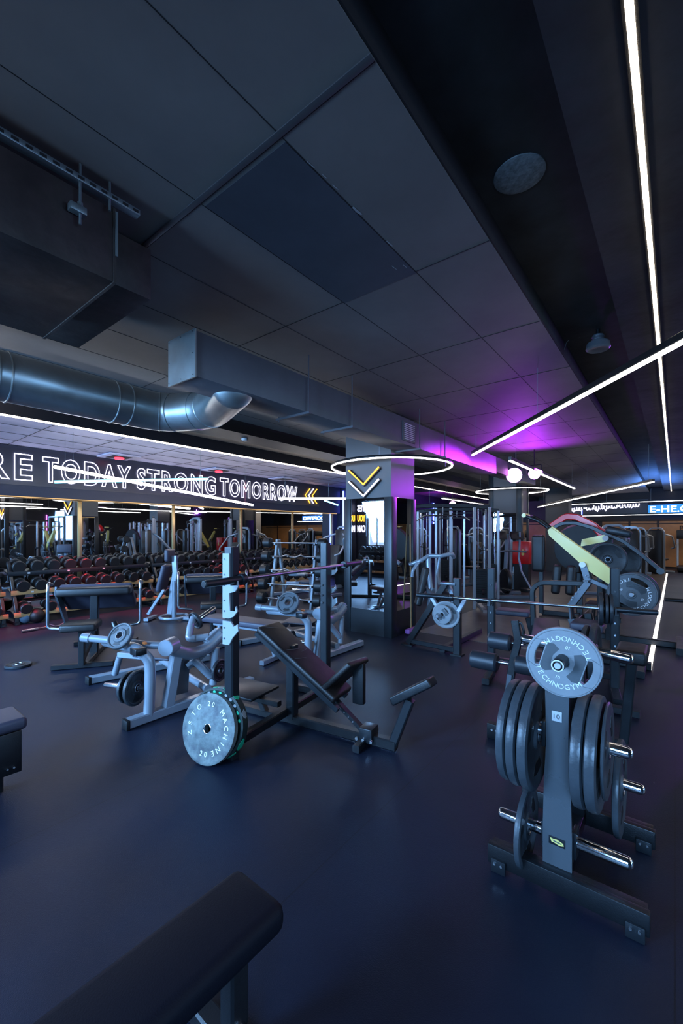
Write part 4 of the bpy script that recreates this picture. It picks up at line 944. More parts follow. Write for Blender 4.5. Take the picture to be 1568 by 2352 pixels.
# flat bench between
def flat_bench(M, lab, m=MG, pm=MPG, Ln=1.15, hgt=0.44, w_=0.28):
    t = thing('flat_bench', lab, 'weight bench')
    g = lambda x, y, z: M(x, y, z)
    part('pad', B().pad(g(-Ln/2, 0, hgt-0.07), g(Ln/2, 0, hgt-0.07), w_, 0.07), pm, t)
    part('spine', B().bar(g(-Ln/2+0.1, 0, hgt-0.10), g(Ln/2-0.1, 0, hgt-0.10), 0.05, 0.05), m, t)
    for s in (-1, 1):
        part('leg', B().tube([g(s*(Ln/2-0.2), 0, hgt-0.10), g(s*(Ln/2-0.1), 0, 0.05)], 0.028, 12), m, t)
        part('foot', B().bar(g(s*(Ln/2-0.1), -0.24, 0.03), g(s*(Ln/2-0.1), 0.24, 0.03), 0.06, 0.05), m, t)
    return settle(t)
q = onZ(600, 1420, 0.44)
flat_bench(loc((-4.15, 3.35), 10), 'flat bench with grey legs left of the decline bench pad')

# ------------------------------------------------------------------ foreground benches
t = thing('flat_bench', 'black padded bench in the bottom left foreground', 'weight bench')
e0 = onZ(552, 1985, 0.45); e1 = onZ(660, 2062, 0.45); w_ = (e1-e0).length
dd = V((-(e1-e0).y, (e1-e0).x, 0)).normalized(); lft = onZ(60, 2352, 0.45); dd = (lft-e0).normalized(); mid = (e0+e1)/2
nx = V((-dd.y, dd.x, 0)); 
if (e1-e0).dot(nx) < 0: nx = -nx
mid = e0+nx*abs((e1-e0).dot(nx))/2; W_ = abs((e1-e0).dot(nx))+0.02
part('pad', B().pad(mid+V((0, 0, -0.085)), mid+dd*1.15+V((0, 0, -0.085)), W_, 0.085, bev=0.032), MPN, t)
part('spine', B().bar(mid+dd*0.08+V((0, 0, -0.12)), mid+dd*1.1+V((0, 0, -0.12)), 0.07, 0.06), MB, t)
for s in (0.10, 1.0):
    l_ = part('leg', B().bar(mid+dd*s+V((0, 0, -0.12)), mid+dd*(s+0.0)-V((0, 0, 0.43)), 0.06, 0.06, dd), MB, t)
    part('foot', B().bar(mid+dd*s-nx*0.22-V((0, 0, 0.42)), mid+dd*s+nx*0.16-V((0, 0, 0.42)), 0.06, 0.055), MB, t)
    part('bolt', B().cyl(mid+dd*s+nx*0.03-V((0, 0, 0.33)), mid+dd*s+nx*0.045-V((0, 0, 0.33)), 0.010, 12), MC, l_)
b = B()
for i in range(3): q = mid+dd*(0.34+i*0.035)+nx*0.045-V((0, 0, 0.14+i*0.0)); b.box(q, (0.012, 0.012, 0.02), bev=0.002)
part('adjuster_teeth', b, MCD, t); settle(t)
t = thing('flat_bench', 'end of a black padded bench cut by the left edge', 'weight bench')
k0 = onZ(64, 1645, 0.43); n2 = (onZ(40, 1618, 0.45)-onZ(65, 1639, 0.45)); n2.z = 0; n2.normalize(); d2 = V((n2.y, -n2.x, 0)); d2 = d2 if d2.x < 0 else -d2
k1 = onZ(38, 1616, 0.45)
part('pad', B().pad(k0+n2*0.13+V((0, 0, -0.07)), k0+n2*0.13+d2*1.1+V((0, 0, -0.07)), 0.27, 0.07, bev=0.022), MPG, t)
part('side_panel', B().box(k0+n2*0.13+d2*0.30+V((0, 0, -0.20)), (0.56, 0.2, 0.24), math.atan2(d2.y, d2.x), bev=0.006), MB, t)
part('leg', B().bar(k0+n2*0.13+d2*0.12+V((0, 0, -0.12)), k0+n2*0.13+d2*0.12-V((0, 0, 0.45)), 0.06), MB, t); part('leg', B().bar(k0+n2*0.13+d2*0.9+V((0, 0, -0.07)), k0+n2*0.13+d2*0.9-V((0, 0, 0.45)), 0.06), MB, t)
b = B(); 
for q in (0.06, 0.09): b.cyl(k0+n2*0.03+d2*q-V((0, 0, 0.28)), k0+n2*0.02+d2*q-V((0, 0, 0.28)), 0.006, 8)
part('bolt_row', b, MC, t); settle(t)
# ------------------------------------------------------------------ preacher curl benches (three)
def preacher(seat_back, lab):
    t = thing('preacher_bench', lab, 'weight bench', 'preacher benches')
    # local: x across (along the rack), y depth towards the mirror wall; arm pad slopes down to +... 
    part('base_rail', B().bar((-0.45, 0, 0.03), (0.50, 0, 0.03), 0.08, 0.06).rtube([(-0.55, -0.38, 0.03), (-0.62, -0.15, 0.03), (-0.62, 0.15, 0.03), (-0.55, 0.38, 0.03)], 0.07, 0.05, 0.1).bar((0.50, -0.3, 0.03), (0.50, 0.3, 0.03), 0.07, 0.05), MB, t)
    part('column', B().bar((0.02, 0, 0.03), (0.02, 0, 0.78), 0.09, 0.09, (1, 0, 0)), MB, t)
    part('column_edge', B().box((-0.028, -0.046, 0.42), (0.006, 0.004, 0.7)), MCD, t)
    ap = part('arm_pad', B().pad((-0.36, 0, 0.50), (-0.02, 0, 0.80), 0.80, 0.10, (-0.6, 0, 0.7), 0.03), MPG, t)
    part('pad_end_panel', B().prism([(-0.46, 0.36), (-0.36, 0.34), (0.03, 0.80), (0.02, 0.90), (-0.10, 0.88), (-0.2, 0.74)], (0, -0.41, -0.05), (1, 0, 0), (0, 0, 1), 0.02), MGD, ap)
    part('rest_pad', B().pad((-0.08, 0, 0.735), (0.10, 0, 0.735), 0.80, 0.10, (0, 0, 1), 0.03), MP, t)
    for y in (-0.50, 0.50):
        part('bar_holder', B().tube([(-0.14, y, 0.86), (-0.02, y, 0.98) if False else (-0.02, y, 0.90), (0.0, y, 0.80), (0.0, y, 0.36), (0.02, y*0.6, 0.34)], 0.018, 10, 0.05), MCD, t)
    part('seat_pad', B().pad((0.40, 0, 0.44), (0.72, 0, 0.44), 0.34, 0.08), MP, t)
    part('seat_post', B().bar((0.55, 0, 0.05), (0.55, 0, 0.45), 0.06).bar((0.02, 0, 0.30), (0.52, 0, 0.12), 0.06), MB, t)
    if seat_back:
        part('back_post', B().rtube([(-0.55, -0.05, 0.05), (-0.50, -0.05, 0.55), (-0.40, -0.05, 0.9), (-0.42, -0.05, 1.12)], 0.07, 0.06, 0.1, (0, 1, 0)), MGD, t)
        part('head_pad', B().pad((-0.46, -0.05, 1.06), (-0.46, -0.05, 1.26), 0.28, 0.07, (-1, 0, 0.1), 0.03), MPG, t)
        part('back_pad', B().pad((-0.60, -0.05, 0.55), (-0.50, -0.05, 1.0), 0.30, 0.07, (-1, 0, 0.1), 0.03), MPG, t)
        part('ring_base', B().torus((-0.3, 0.25, 0.05), (0, 0, 1), 0.18, 0.02, 32, 8).tube([(-0.3, 0.43, 0.05), (-0.3, 0.55, 0.05)], 0.03, 10).cyl((-0.3, 0.25, 0.03), (-0.3, 0.25, 0.5), 0.035, 16), MG, t)
    return t
PA = R(-12)
pr1 = preacher(False, 'black preacher curl bench in front of the dumbbell rack at the left'); pr1.location = (-5.55, 2.22, 0); pr1.rotation_euler = (0, 0, R(-35))
pr2 = dup(pr1, loc=(-5.55, 3.90, 0), label='black preacher curl bench, second from the left, behind the grey row machine')
pr2['group'] = 'preacher benches'
t = thing('shoulder_bench', 'upright padded seat on a silver ring base in front of the dumbbells', 'weight bench')
part('back_post', B().rtube([(0.02, 0, 0.1), (0.06, 0, 0.5), (0.12, 0, 0.85), (0.10, 0, 1.15)], 0.09, 0.06, 0.15, (0, 1, 0)), MG, t)
part('head_pad', B().pad((0.06, 0, 1.05), (0.06, 0, 1.27), 0.34, 0.08, (-1, 0, 0.1), 0.03), MPG, t)
part('back_pad', B().pad((-0.10, 0, 0.50), (0.02, 0, 0.98), 0.36, 0.09, (-1, 0, 0.2), 0.04), MPG, t)
part('ring_base', B().torus((0.1, 0.0, 0.05), (0, 0, 1), 0.24, 0.025, 36, 8).tube([(0.3, -0.1, 0.04), (0.62, -0.25, 0.04)], 0.04, 10).cyl((0.1, 0, 0.03), (0.1, 0, 0.7), 0.04, 16), MG, t)
part('foot_arm', B().bar((-0.02, -0.15, 0.55), (-0.30, -0.15, 0.12), 0.07, 0.05).bar((-0.30, -0.25, 0.04), (-0.28, 0.1, 0.04), 0.08, 0.05), MG, t)
t.location = (-6.85, 3.92, 0); t.rotation_euler = (0, 0, R(38)); t.scale = (0.95,)*3
def ez_bar(p0, p1, lab, grp=None):
    p0, p1 = V(p0), V(p1); d = p1-p0; L_ = d.length; d.normalize(); u = V((0, 0, 1)); t = thing('curl_bar', lab, 'barbell', grp)
    q = lambda s, h: p0+d*L_*s+u*h
    part('bar', B().tube([q(0.22, 0), q(0.32, 0), q(0.38, 0.035), q(0.46, -0.01), q(0.54, -0.01), q(0.62, 0.035), q(0.68, 0), q(0.78, 0)], 0.013, 8, 0.03), MCD, t)
    for a, c in ((0, 0.22), (0.78, 1.0)): part('sleeve', B().cyl(q(a, 0), q(c, 0), 0.022, 12), MCD, t)
    return settle(t)
ez_bar(onZ(50, 1450, 0.024), onZ(205, 1424, 0.024), 'bent curl bar on the floor behind the left preacher bench')
# ------------------------------------------------------------------ dumbbell racks along the mirrors
def db_rack(y0, L_, lab):
    t = thing('dumbbell_rack', lab, 'dumbbell rack', 'dumbbell racks')
    xf = -8.35
    for y in (y0+0.06, y0+L_-0.06):
        part('upright', B().rtube([(xf+0.02, y, 0.0), (xf-0.02, y, 0.25), (xf-0.42, y, 0.95), (xf-0.46, y, 0.98)], 0.07, 0.05, 0.05, (0, 1, 0)).bar((xf+0.05, y, 0.03), (xf-0.5, y, 0.03), 0.07, 0.05), MB, t)
    for z, x in ((0.86, xf-0.36), (0.56, xf-0.18), (0.22, xf-0.02)):
        part('shelf', B().box((x-0.08, y0+L_/2, z-0.04), (0.30, L_-0.06, 0.02), MT.Rotation(R(12), 4, 'Y')), MB, t)
        part('rail', B().box((x+0.085, y0+L_/2, z-0.055), (0.025, L_-0.02, 0.075), bev=0.006), MWD if z < 0.8 else MB, t, 'golden brown wooden front rail' if z < 0.8 else None)
        b = B()
        for i in range(int(L_/0.62)): b.box((x+0.100, y0+0.3+i*0.6, z-0.055), (0.004, 0.035, 0.025))
        part('label_row', b, MWH, t)
    return settle(t)
def dumbbell(rh, lh, lab, grp):
    t = thing('dumbbell', lab, 'dumbbell', grp)
    part('handle', B().cyl((-0.07, 0, 0), (0.07, 0, 0), 0.016, 10), MCD, t)
    for s in (-1, 1): part('weight_head', B().cyl((s*0.065, 0, 0), (s*(0.065+lh), 0, 0), rh, 20, bev=0.012), MR, t)
    return t
racks = [(-0.35, 'dumbbell rack at the left edge of the picture'), (2.1, 'dumbbell rack with golden rails below the word today'), (4.55, 'dumbbell rack with golden rails below the word strong'), (7.0, 'dumbbell rack behind the tall squat posts')]
tn = ['top', 'middle', 'bottom']
for ri, (y0, rl) in enumerate(racks):
    db_rack(y0, 2.4, rl)
    for ti, (z, x, rh) in enumerate(((0.86, -8.75, 0.105-0.006*ri), (0.56, -8.54, 0.100-0.005*ri), (0.22, -8.38, 0.085))):
        proto = None; n = 9 if ti < 2 else 7
        where = ['at the left edge', 'below the word today', 'below the word strong', 'behind the squat posts'][ri]
        grp = 'dumbbells on the %s tier of the rack %s' % (tn[ti], where); lab = 'black round dumbbell on the %s tier of the rack %s' % (tn[ti], where)
        for i in range(n):
            p = (x, y0+0.17+i*(2.06/(n-1)), z+rh-0.03)
            if proto is None: proto = dumbbell(rh, 0.075, lab, grp); proto.location = p; proto.rotation_euler = (0, R(8), 0)
            else:
                o = dup(proto, loc=p); o.rotation_euler = (0, R(8), R(rnd.uniform(-4, 4)))
# dumbbell rack by the back window, seen in the pillar mirror
t = db_rack(0, 2.4, 'dumbbell rack below the back window, seen in the pillar mirror'); 
t.rotation_euler = (0, 0, R(90)); t.location = (-7.6, YB+0.45, 0)
pd2 = None
for z, yy in ((0.92, YB+0.32), (0.62, YB+0.5)):
    for i in range(9):
        p = (-8.6+i*0.25, yy, z)
        if pd2 is None: pd2 = dumbbell(0.085, 0.07, 'black dumbbell on the rack below the back window', 'dumbbells below the back window'); pd2.location = p; pd2.rotation_euler = (0, 0, R(90))
        else: dup(pd2, loc=p)
# medicine balls under the left rack
mb = tag(part('exercise_ball', B().lathe([(0.12*(-math.cos(PI*i/12)), 0.12*math.sin(PI*i/12)) for i in range(13)], (0, 0, 0.12), (0, 0, 1), 24), mat('blue_grey_rubber', (0.10, 0.16, 0.22), 0.5, 0, 0.1, 50)), 'blue grey ball at the foot of the left dumbbell rack', 'ball')
mb.location = (*onZ(57, 1432, 0)[:2], 0.0)
mb2 = dup(mb, label='darker ball right of the blue grey ball', mats={mb.data.materials[0]: MR}); q = onZ(84, 1430, 0); mb2.location = (q.x, q.y, 0)
# ------------------------------------------------------------------ fixed barbell rack
t = thing('barbell_rack', 'white A shaped rack of fixed barbells behind the bar of the decline bench', 'barbell rack')
BR = loc((-5.75, 5.95), 18)
for y in (-0.42, 0.42):
    part('side_frame', B().bar(BR(y, -0.30, 0.03), BR(y, -0.03, 1.35), 0.06, 0.05, DX).bar(BR(y, 0.30, 0.03), BR(y, 0.03, 1.35), 0.06, 0.05, DX).bar(BR(y, -0.34, 0.03), BR(y, 0.34, 0.03), 0.06, 0.05), MW if y < 0 else MGD, t)
    for k in range(5):
        z = 1.25-k*0.26; yy = -0.05-k*0.055; part('bar_hook', B().bar(BR(y, yy, z), BR(y, yy-0.10, z+0.02), 0.03, 0.03), MW if y < 0 else MGD, t)
settle(t)
fb0 = None
for k in range(5):
    z = 1.29-k*0.26; yy = -0.12-k*0.055
    t = thing('fixed_barbell', '%s fixed barbell of the white barbell rack' % ['topmost', 'second', 'third', 'fourth', 'lowest'][k], 'barbell', 'fixed barbells')
    if k in (1, 2, 4): part('bar', B().tube([BR(-0.5, yy, z), BR(-0.25, yy, z), BR(-0.15, yy, z+0.03), BR(-0.05, yy, z-0.01), BR(0.05, yy, z-0.01), BR(0.15, yy, z+0.03), BR(0.25, yy, z), BR(0.5, yy, z)], 0.014, 8, 0.03), MCD, t)
    else: part('bar', B().cyl(BR(-0.5, yy, z), BR(0.5, yy, z), 0.014, 12), MCD, t)
    for s in (-1, 1): part('weight_head', B().cyl(BR(s*0.50, yy, z), BR(s*0.66, yy, z), 0.095+0.005*k, 20, bev=0.015), MR, t)
    settle(t)

# ------------------------------------------------------------------ A-frame lever machine with the black pad (right of the first pillar)
t = thing('lever_machine', 'black A frame plate loaded machine right of the first pillar', 'gym machine')
YA = 4.95
f0 = onY(938, 1480, 5.0); ap = onY(1024, 1340, YA); f1 = onY(1050, 1503, YA)
part('slanted_leg', B().rtube([(f0.x, 5.0, 0.03), (ap.x, YA, ap.z)], 0.08, 0.06, 0, (0, 1, 0)), MB, t)
part('upright_post', B().bar((f1.x, YA, 0.0), (f1.x, YA, onY(1047, 1328, YA).z), 0.09, 0.07, (0, 1, 0)), MK, t)
part('top_plate', B().box((ap.x+0.04, YA, ap.z), (0.20, 0.10, 0.03), bev=0.004), MGD, t)
part('floor_rail', B().bar((f0.x+0.05, 5.0, 0.06), (f1.x, YA, 0.06), 0.06, 0.06).bar((f1.x-0.2, YA-0.0, 0.035), (f1.x-0.2, YA+1.3, 0.035), 0.07, 0.07), MK, t)
part('press_handles', B().tube([onY(940, 1297, 5.55), onY(965, 1288, 5.6), onY(985, 1276, 5.7), onY(1012, 1277, 5.7), onY(1038, 1272, 5.8), onY(1042, 1280, 5.9)], 0.030, 10, 0.06).tube([onY(982, 1278, 5.7), onY(984, 1302, 5.7), onY(990, 1360, 5.6)], 0.035, 10).tube([onY(1010, 1278, 5.7), onY(1003, 1318, 5.7), onY(1010, 1345, 5.6)], 0.022, 10, 0.1).tube([onY(962, 1290, 5.6), onY(948, 1310, 5.5), onY(946, 1325, 5.5)], 0.025, 10, 0.05), MG, t)
part('foot_plate', B().box((f0.x, 5.0, 0.008), (0.16, 0.12, 0.016)).box((f1.x, YA, 0.008), (0.14, 0.12, 0.016)), MB, t)
q0, q1 = onY(965, 1392, YA+0.25), onY(985, 1305, YA+0.35)
part('back_pad', B().pad(q0, q1, 0.30, 0.08, (-0.8, -0.5, 0.1), 0.03), MP, t)
part('pad_frame', B().bar(onY(993, 1350, YA+0.25), onY(985, 1395, YA+0.2), 0.05).bar(q0.lerp(q1, 0.5), onY(1010, 1385, YA), 0.05), MGD, t)
part('weight_arm', B().bar(onY(988, 1366, YA-0.05), onY(1008, 1400, YA-0.1), 0.045, 0.045, (0, 1, 0)).bar(onY(1068, 1378, YA), onY(1052, 1405, YA-0.05), 0.05, 0.05, (0, 1, 0)), MG, t)
part('shroud', B().rtube([onY(1030, 1348, YA+0.1), onY(1042, 1370, YA+0.1), onY(1040, 1400, YA+0.1)], 0.05, 0.05, 0.1, (0, 1, 0)), MG, t)
pc = onY(1018, 1412, YA-0.10)
part('peg', B().cyl(pc+V((0, 0.2, 0)), pc-V((0.02, 0.14, 0)), 0.024, 16, bev=0.005), MCD, t)
settle(t)
disc_plate('big grey rimmed plate on the A frame machine right of the first pillar', 0.168, 0.03, pc+V((0.02, 0.03, 0)), (0.25, -1, 0.0), m=MPL)
tech_plate(0.115, 0.028, pc+V((0.0, -0.03, 0.01)), (0.05, -1, 0), 40, 'smaller grey plate with openings in front of the big rimmed plate', words=False)

# ------------------------------------------------------------------ bench press with loaded barbell at the right
B0, B1 = V((-2.29, 4.30, 0.79)), V((-0.118, 4.66, 0.79)); bd = (B1-B0).normalized(); bn = V((-bd.y, bd.x, 0))
t = thing('bench_press', 'black bench press station with two posts holding the loaded barbell at the right', 'weight bench')
def bp(px, py):  # point on the vertical plane of the posts
    a = _ray(px, py); s = ((B0+bn*0.06).dot(bn))/a.dot(bn) if False else ((B0+bn*0.06)-V((0, 0, 0))).dot(bn)/a.dot(bn); return V((0, 0, EYE))+a*s
for px in (1128, 1411):
    q = bp(px, 1305); part('upright_post', B().bar((q.x, q.y, 0), (q.x, q.y, q.z), 0.075, 0.075, bd), MK, t)
    part('bar_hook', B().bar((q.x, q.y-0.04, 0.755), (q.x-bn.x*0.10, q.y-bn.y*0.10, 0.745), 0.05, 0.02).bar((q.x-bn.x*0.10, q.y-bn.y*0.10, 0.745), (q.x-bn.x*0.11, q.y-bn.y*0.11, 0.81), 0.05, 0.015, bd), MGD, t)
    b = B()
    for z in (0.35, 0.45, 0.55, 0.66, 0.95): b.cyl(q*1.0-V((0, 0, q.z-z))-bn*0.038, V((q.x, q.y, z))-bn*0.048, 0.009, 8)
    part('bolt_row', b, MC, t); part('foot_rail', B().bar((q.x+bn.x*0.25, q.y+bn.y*0.25, 0.035), (q.x-bn.x*0.35, q.y-bn.y*0.35, 0.035), 0.07, 0.06), MB, t)
qa, qb = bp(1128, 1305), bp(1411, 1305); qm = (qa+qb)/2
part('cross_rail', B().bar((qa.x, qa.y, 0.16), (qb.x, qb.y, 0.16), 0.06, 0.06), MB, t)
part('bench_pad', B().pad((qm.x-0.05, qm.y+0.1, 0.37), (qm.x+bn.x*1.0-0.1, qm.y+1.1, 0.37), 0.28, 0.07), MPG, t)
part('bench_leg', B().bar((qm.x+bn.x*0.9-0.1, qm.y+0.95, 0), (qm.x+bn.x*0.9-0.1, qm.y+0.95, 0.37), 0.06).bar((qm.x, qm.y+0.05, 0.34), (qm.x-0.1, qm.y+1.0, 0.34), 0.06, 0.05), MB, t)
settle(t)
bt = barbell(B0, B1, 'long steel barbell with plates on its right end across the machines', 0.40); settle(bt)
for i, (s, r_, th) in enumerate(((0.43, 0.155, 0.035), (0.385, 0.14, 0.03), (0.35, 0.14, 0.03))):
    c = B1-bd*s; disc_plate('', r_, th, (c.x, c.y, c.z+0.0), bd, m=MPD, lab=['innermost', 'middle', 'outermost'][i]+' dark plate on the right end of the long barbell', group='plates on the long barbell')
# low padded bench between the posts and round handle machine
t = thing('adjustable_bench', 'small adjustable bench with a violet lit seat in front of the long barbell', 'weight bench')
q = onZ(1180, 1405, 0.42)
part('seat_pad', B().pad((q.x-0.22, q.y-0.03, 0.38), (q.x+0.2, q.y+0.03, 0.38), 0.28, 0.07), MPG, t)
part('post', B().bar((q.x+0.18, q.y, 0.36), (q.x+0.25, q.y+0.02, 0.04), 0.07).bar((q.x-0.25, q.y, 0.03), (q.x+0.35, q.y, 0.03), 0.06, 0.05).bar((q.x+0.25, q.y-0.2, 0.03), (q.x+0.25, q.y+0.2, 0.03), 0.06, 0.05), MB, t); settle(t)

# ------------------------------------------------------------------ yellow plate loaded lever machine
def yellow_machine(lab, big=True):
    """built in room coordinates around the first one; arm plane is y = YJ"""
    t = thing('yellow_lever_machine', lab, 'gym machine', 'yellow plate loaded machines')
    YJ = 5.55
    top, piv, low = onY(1262, 1216, YJ), onY(1340, 1296, YJ), onY(1446, 1352, YJ)
    mid_ = onY(1345, 1290, YJ)
    d = (low-top).normalized(); u = V((0, 1, 0)).cross(d); u = u if u.z > 0 else -u
    arm = part('lever_arm', B().prism([(0, -0.02), (0.05, -0.055), (0.62, -0.105), (0.72, -0.100), (1.24, -0.060), (1.24, 0.035), (0.62, 0.055), (0.0, 0.03)], top, d, u, 0.10), MY, t)
    part('arm_top_channel', B().bar(top+u*0.035, top+d*1.20+u*0.035, 0.055, 0.03, u), MY, arm)
    part('pivot_cap', B().cyl(piv+V((0, -0.060, 0)), piv+V((0, -0.10, 0)), 0.034, 24, bev=0.004), MWT, t)
    lk = [piv, onY(1352, 1336, YJ), onY(1310, 1392, YJ), onY(1313, 1420, YJ), onY(1330, 1470, YJ)]
    part('link_arm', B().rtube([q-V((0, 0.055, 0)) for q in lk], 0.02, 0.07, 0.05, (0, 1, 0) if False else None), MGD, t)
    part('link_arm', B().rtube([q+V((0, 0.075, 0)) for q in lk], 0.02, 0.07, 0.05), MB, t)
    b = B()
    for (px, py) in ((1345, 1322), (1350, 1325), (1341, 1334), (1346, 1337), (1329, 1353), (1322, 1363), (1315, 1372), (1312, 1377)): q = onY(px, py, YJ-0.07); b.cyl(q, q-V((0, 0.012, 0)), 0.012, 8)
    part('bolt_row', b, MC, t)
    part('handle_bar', B().tube([top+V((0, -0.10, 0.02)), top+V((-0.10, -0.12, 0.10)), top+V((-0.26, -0.12, 0.17)), top+V((-0.24, 0.2, 0.17)), top+V((-0.1, 0.10, 0.10)), top+V((0, 0.06, 0.02))], 0.018, 10, 0.04), MB, t)
    part('hand_grip', B().cyl(top+V((-0.26, -0.14, 0.17)), top+V((-0.25, 0.02, 0.17)), 0.026, 12), MY, t)
    q = low; part('plate_peg', B().cyl(V((-0.35, YJ+0.25, 0.84)), V((-0.36, YJ-0.16, 0.84)), 0.025, 16, bev=0.004), MCD, t)
    part('counter_link', B().bar(onY(1350, 1330, YJ), onY(1400, 1352, YJ), 0.05, 0.05, (0, 1, 0)), MGD, t)
    part('main_frame', B().rtube([onY(1225, 1400, YJ+0.3)-V((0, 0, 0.2)), onY(1222, 1352, YJ+0.3), onY(1240, 1338, YJ+0.3), onY(1340, 1340, YJ+0.3)], 0.06, 0.06, 0.15, (0, 1, 0)).bar((-1.05, YJ+0.15, 0.04), (-0.2, YJ+0.15, 0.04), 0.09, 0.08).bar((-0.95, YJ-0.25, 0.04), (-0.95, YJ+0.55, 0.04), 0.08, 0.07).bar((-0.28, YJ-0.25, 0.04), (-0.28, YJ+0.55, 0.04), 0.08, 0.07).bar((-0.72, YJ+0.15, 0.04), (-0.80, YJ+0.15, 0.55), 0.09), MB, t)
    part('seat_pad', B().pad((-0.92, YJ-0.12, 0.42), (-0.60, YJ-0.12, 0.42), 0.34, 0.08), MPG, t)
    part('chest_pad', B().pad((-0.58, YJ+0.0, 0.50), (-0.50, YJ+0.0, 0.80), 0.26, 0.07, (-1, 0, 0.2), 0.025), MP, t)
    part('seat_post', B().bar((-0.76, YJ-0.12, 0.04), (-0.76, YJ-0.12, 0.44), 0.07), MB, t)
    return settle(t)
ym = yellow_machine('yellow plate loaded lever machine at the right with a long slanted arm')
tp = tech_plate(0.222, 0.04, (-0.36, 5.44, 0.84), (0.03, -1, 0), 62, 'large grey lettered plate on the low end of the yellow machine arm', dark=True)
disc_plate('dark plate behind the large grey lettered plate of the yellow machine', 0.222, 0.04, (-0.34, 5.66, 0.84), (0, 1, 0), m=MPD)
# second machine behind it: red curved arm, black curved arm, yellow hinge link, big dark plates
t = thing('red_arm_machine', 'machine with a red bent arm and a black curved arm behind the yellow machine', 'gym machine')
YK = 7.0
part('red_arm', B().rtube([onY(1262, 1212, YK), onY(1300, 1186, YK), onY(1325, 1188, YK), onY(1365, 1208, YK), onY(1388, 1236, YK)], 0.09, 0.11, 0.1, (0, 1, 0)), MRD, t, 'red bent arm')
part('red_web', B().prism([(-0.05, 0.18), (0.16, 0.03), (0.16, -0.03), (0.06, -0.03)], onY(1368, 1227, YK-0.02), (1, 0, 0), (0, 0, 1), 0.04), MRD, t)
part('black_arm', B().rtube([onY(1270, 1213, YK-0.3), onY(1290, 1202, YK-0.3), onY(1320, 1201, YK-0.3), onY(1360, 1212, YK-0.3), onY(1392, 1228, YK-0.3), onY(1430, 1242, YK-0.3), onY(1480, 1280, YK-0.3), onY(1516, 1310, YK-0.3)], 0.05, 0.055, 0.3, (0, 1, 0)), MK, t)
part('arm_head', B().cyl(onY(1516, 1312, YK-0.38), onY(1516, 1312, YK-0.25), 0.04, 20).box(onY(1420, 1222, YK-0.25), (0.30, 0.12, 0.10), MT.Rotation(R(15), 4, 'Y'), bev=0.03), MK, t)
hl = part('hinge_link', B().prism([(-0.30, -0.045), (0, -0.045), (0.035, 0), (0, 0.045), (-0.26, 0.045)], onY(1389, 1236, YK-0.5), (0.97, 0, 0.24), (-0.24, 0, 0.97), 0.04), MY, t, 'short yellow link')
part('link_cap', B().cyl(onY(1390, 1236, YK-0.55), onY(1390, 1236, YK-0.57), 0.035, 20), MWH, hl)
part('upright_post', B().bar((onY(1402, 1250, YK).x, YK-0.2, 0.04), (onY(1402, 1250, YK).x, YK-0.2, 1.42), 0.10, 0.09, (1, 0, 0)).bar((onY(1385, 1250, YK).x, YK-0.35, 0.3), (onY(1385, 1250, YK).x, YK-0.35, 1.25), 0.06), MB, t)
part('base_frame', B().bar((-1.3, YK, 0.04), (0.15, YK, 0.04), 0.09, 0.08).bar((-1.2, YK-0.4, 0.04), (-1.2, YK+0.4, 0.04), 0.08, 0.08).bar((0.05, YK-0.4, 0.04), (0.05, YK+0.4, 0.04), 0.08, 0.08), MB, t)
part('seat_pad', B().pad((-1.0, YK, 0.42), (-0.65, YK, 0.42), 0.36, 0.08), MP, t); part('seat_post', B().bar((-0.82, YK, 0.04), (-0.82, YK, 0.42), 0.07), MB, t)
settle(t); redm = t
disc_plate('big dark plate behind the yellow hinge link', 0.225, 0.04, onY(1395, 1285, YK-0.42), (0.2, -1, 0), m=MPD)
disc_plate('second big dark plate right of the yellow hinge link', 0.225, 0.04, onY(1428, 1290, YK-0.1), (0.2, -1, 0), m=MPD)
# tall padded swing machine with round black back pad
t = thing('abductor_machine', 'machine with a big round black pad behind the yellow arm', 'gym machine')
p = onY(1328, 1262, 8.2)
part('round_pad', B().lathe([(0, 0), (0, 0.40), (0.06, 0.43), (0.10, 0.40), (0.11, 0)], p, (0.2, 1, 0.1), 40), MP, t)
part('frame', B().bar((p.x, 8.35, 0.04), (p.x, 8.35, 1.2), 0.10).bar((p.x-0.6, 8.35, 0.04), (p.x+0.6, 8.35, 0.04), 0.1, 0.08).bar((p.x, 7.9, 0.04), (p.x, 9.0, 0.04), 0.1, 0.08), MB, t)
sx_ = onY(1238, 1270, 8.1).x; part('side_pad', B().pad((sx_, 8.1, 0.80), (sx_, 8.1, 1.45), 0.22, 0.12, (0, -1, 0), 0.05), MP, t); part('side_pad_post', B().bar((sx_, 8.25, 0.04), (sx_, 8.25, 1.2), 0.07).bar((sx_, 8.3, 0.06), (p.x, 8.3, 0.06), 0.08), MB, t)
part('knee_pads', B().pad((p.x-0.30, 7.95, 0.45), (p.x-0.26, 7.95, 0.95), 0.14, 0.12, (0, -1, 0), 0.05).pad((p.x-0.08, 7.95, 0.45), (p.x-0.05, 7.95, 0.95), 0.14, 0.12, (0, -1, 0), 0.05).bar((p.x-0.28, 8.0, 0.6), (p.x, 8.3, 0.6), 0.06), MP, t)
settle(t)
# stool with wooden seat
p = onZ(1345, 1368, 0); t = thing('wooden_stool', 'low round wooden stool under the yellow machine arm', 'stool')
p = V((-0.92, 7.55, 0)); part('seat', B().cyl((p.x, p.y, 0.42), (p.x, p.y, 0.47), 0.17, 28, bev=0.015), MWD, t)
for k in range(3): a = 2*PI*k/3; part('leg', B().cyl((p.x+0.1*math.cos(a), p.y+0.1*math.sin(a), 0.43), (p.x+0.17*math.cos(a), p.y+0.17*math.sin(a), 0), 0.014, 8), MB, t)
settle(t)

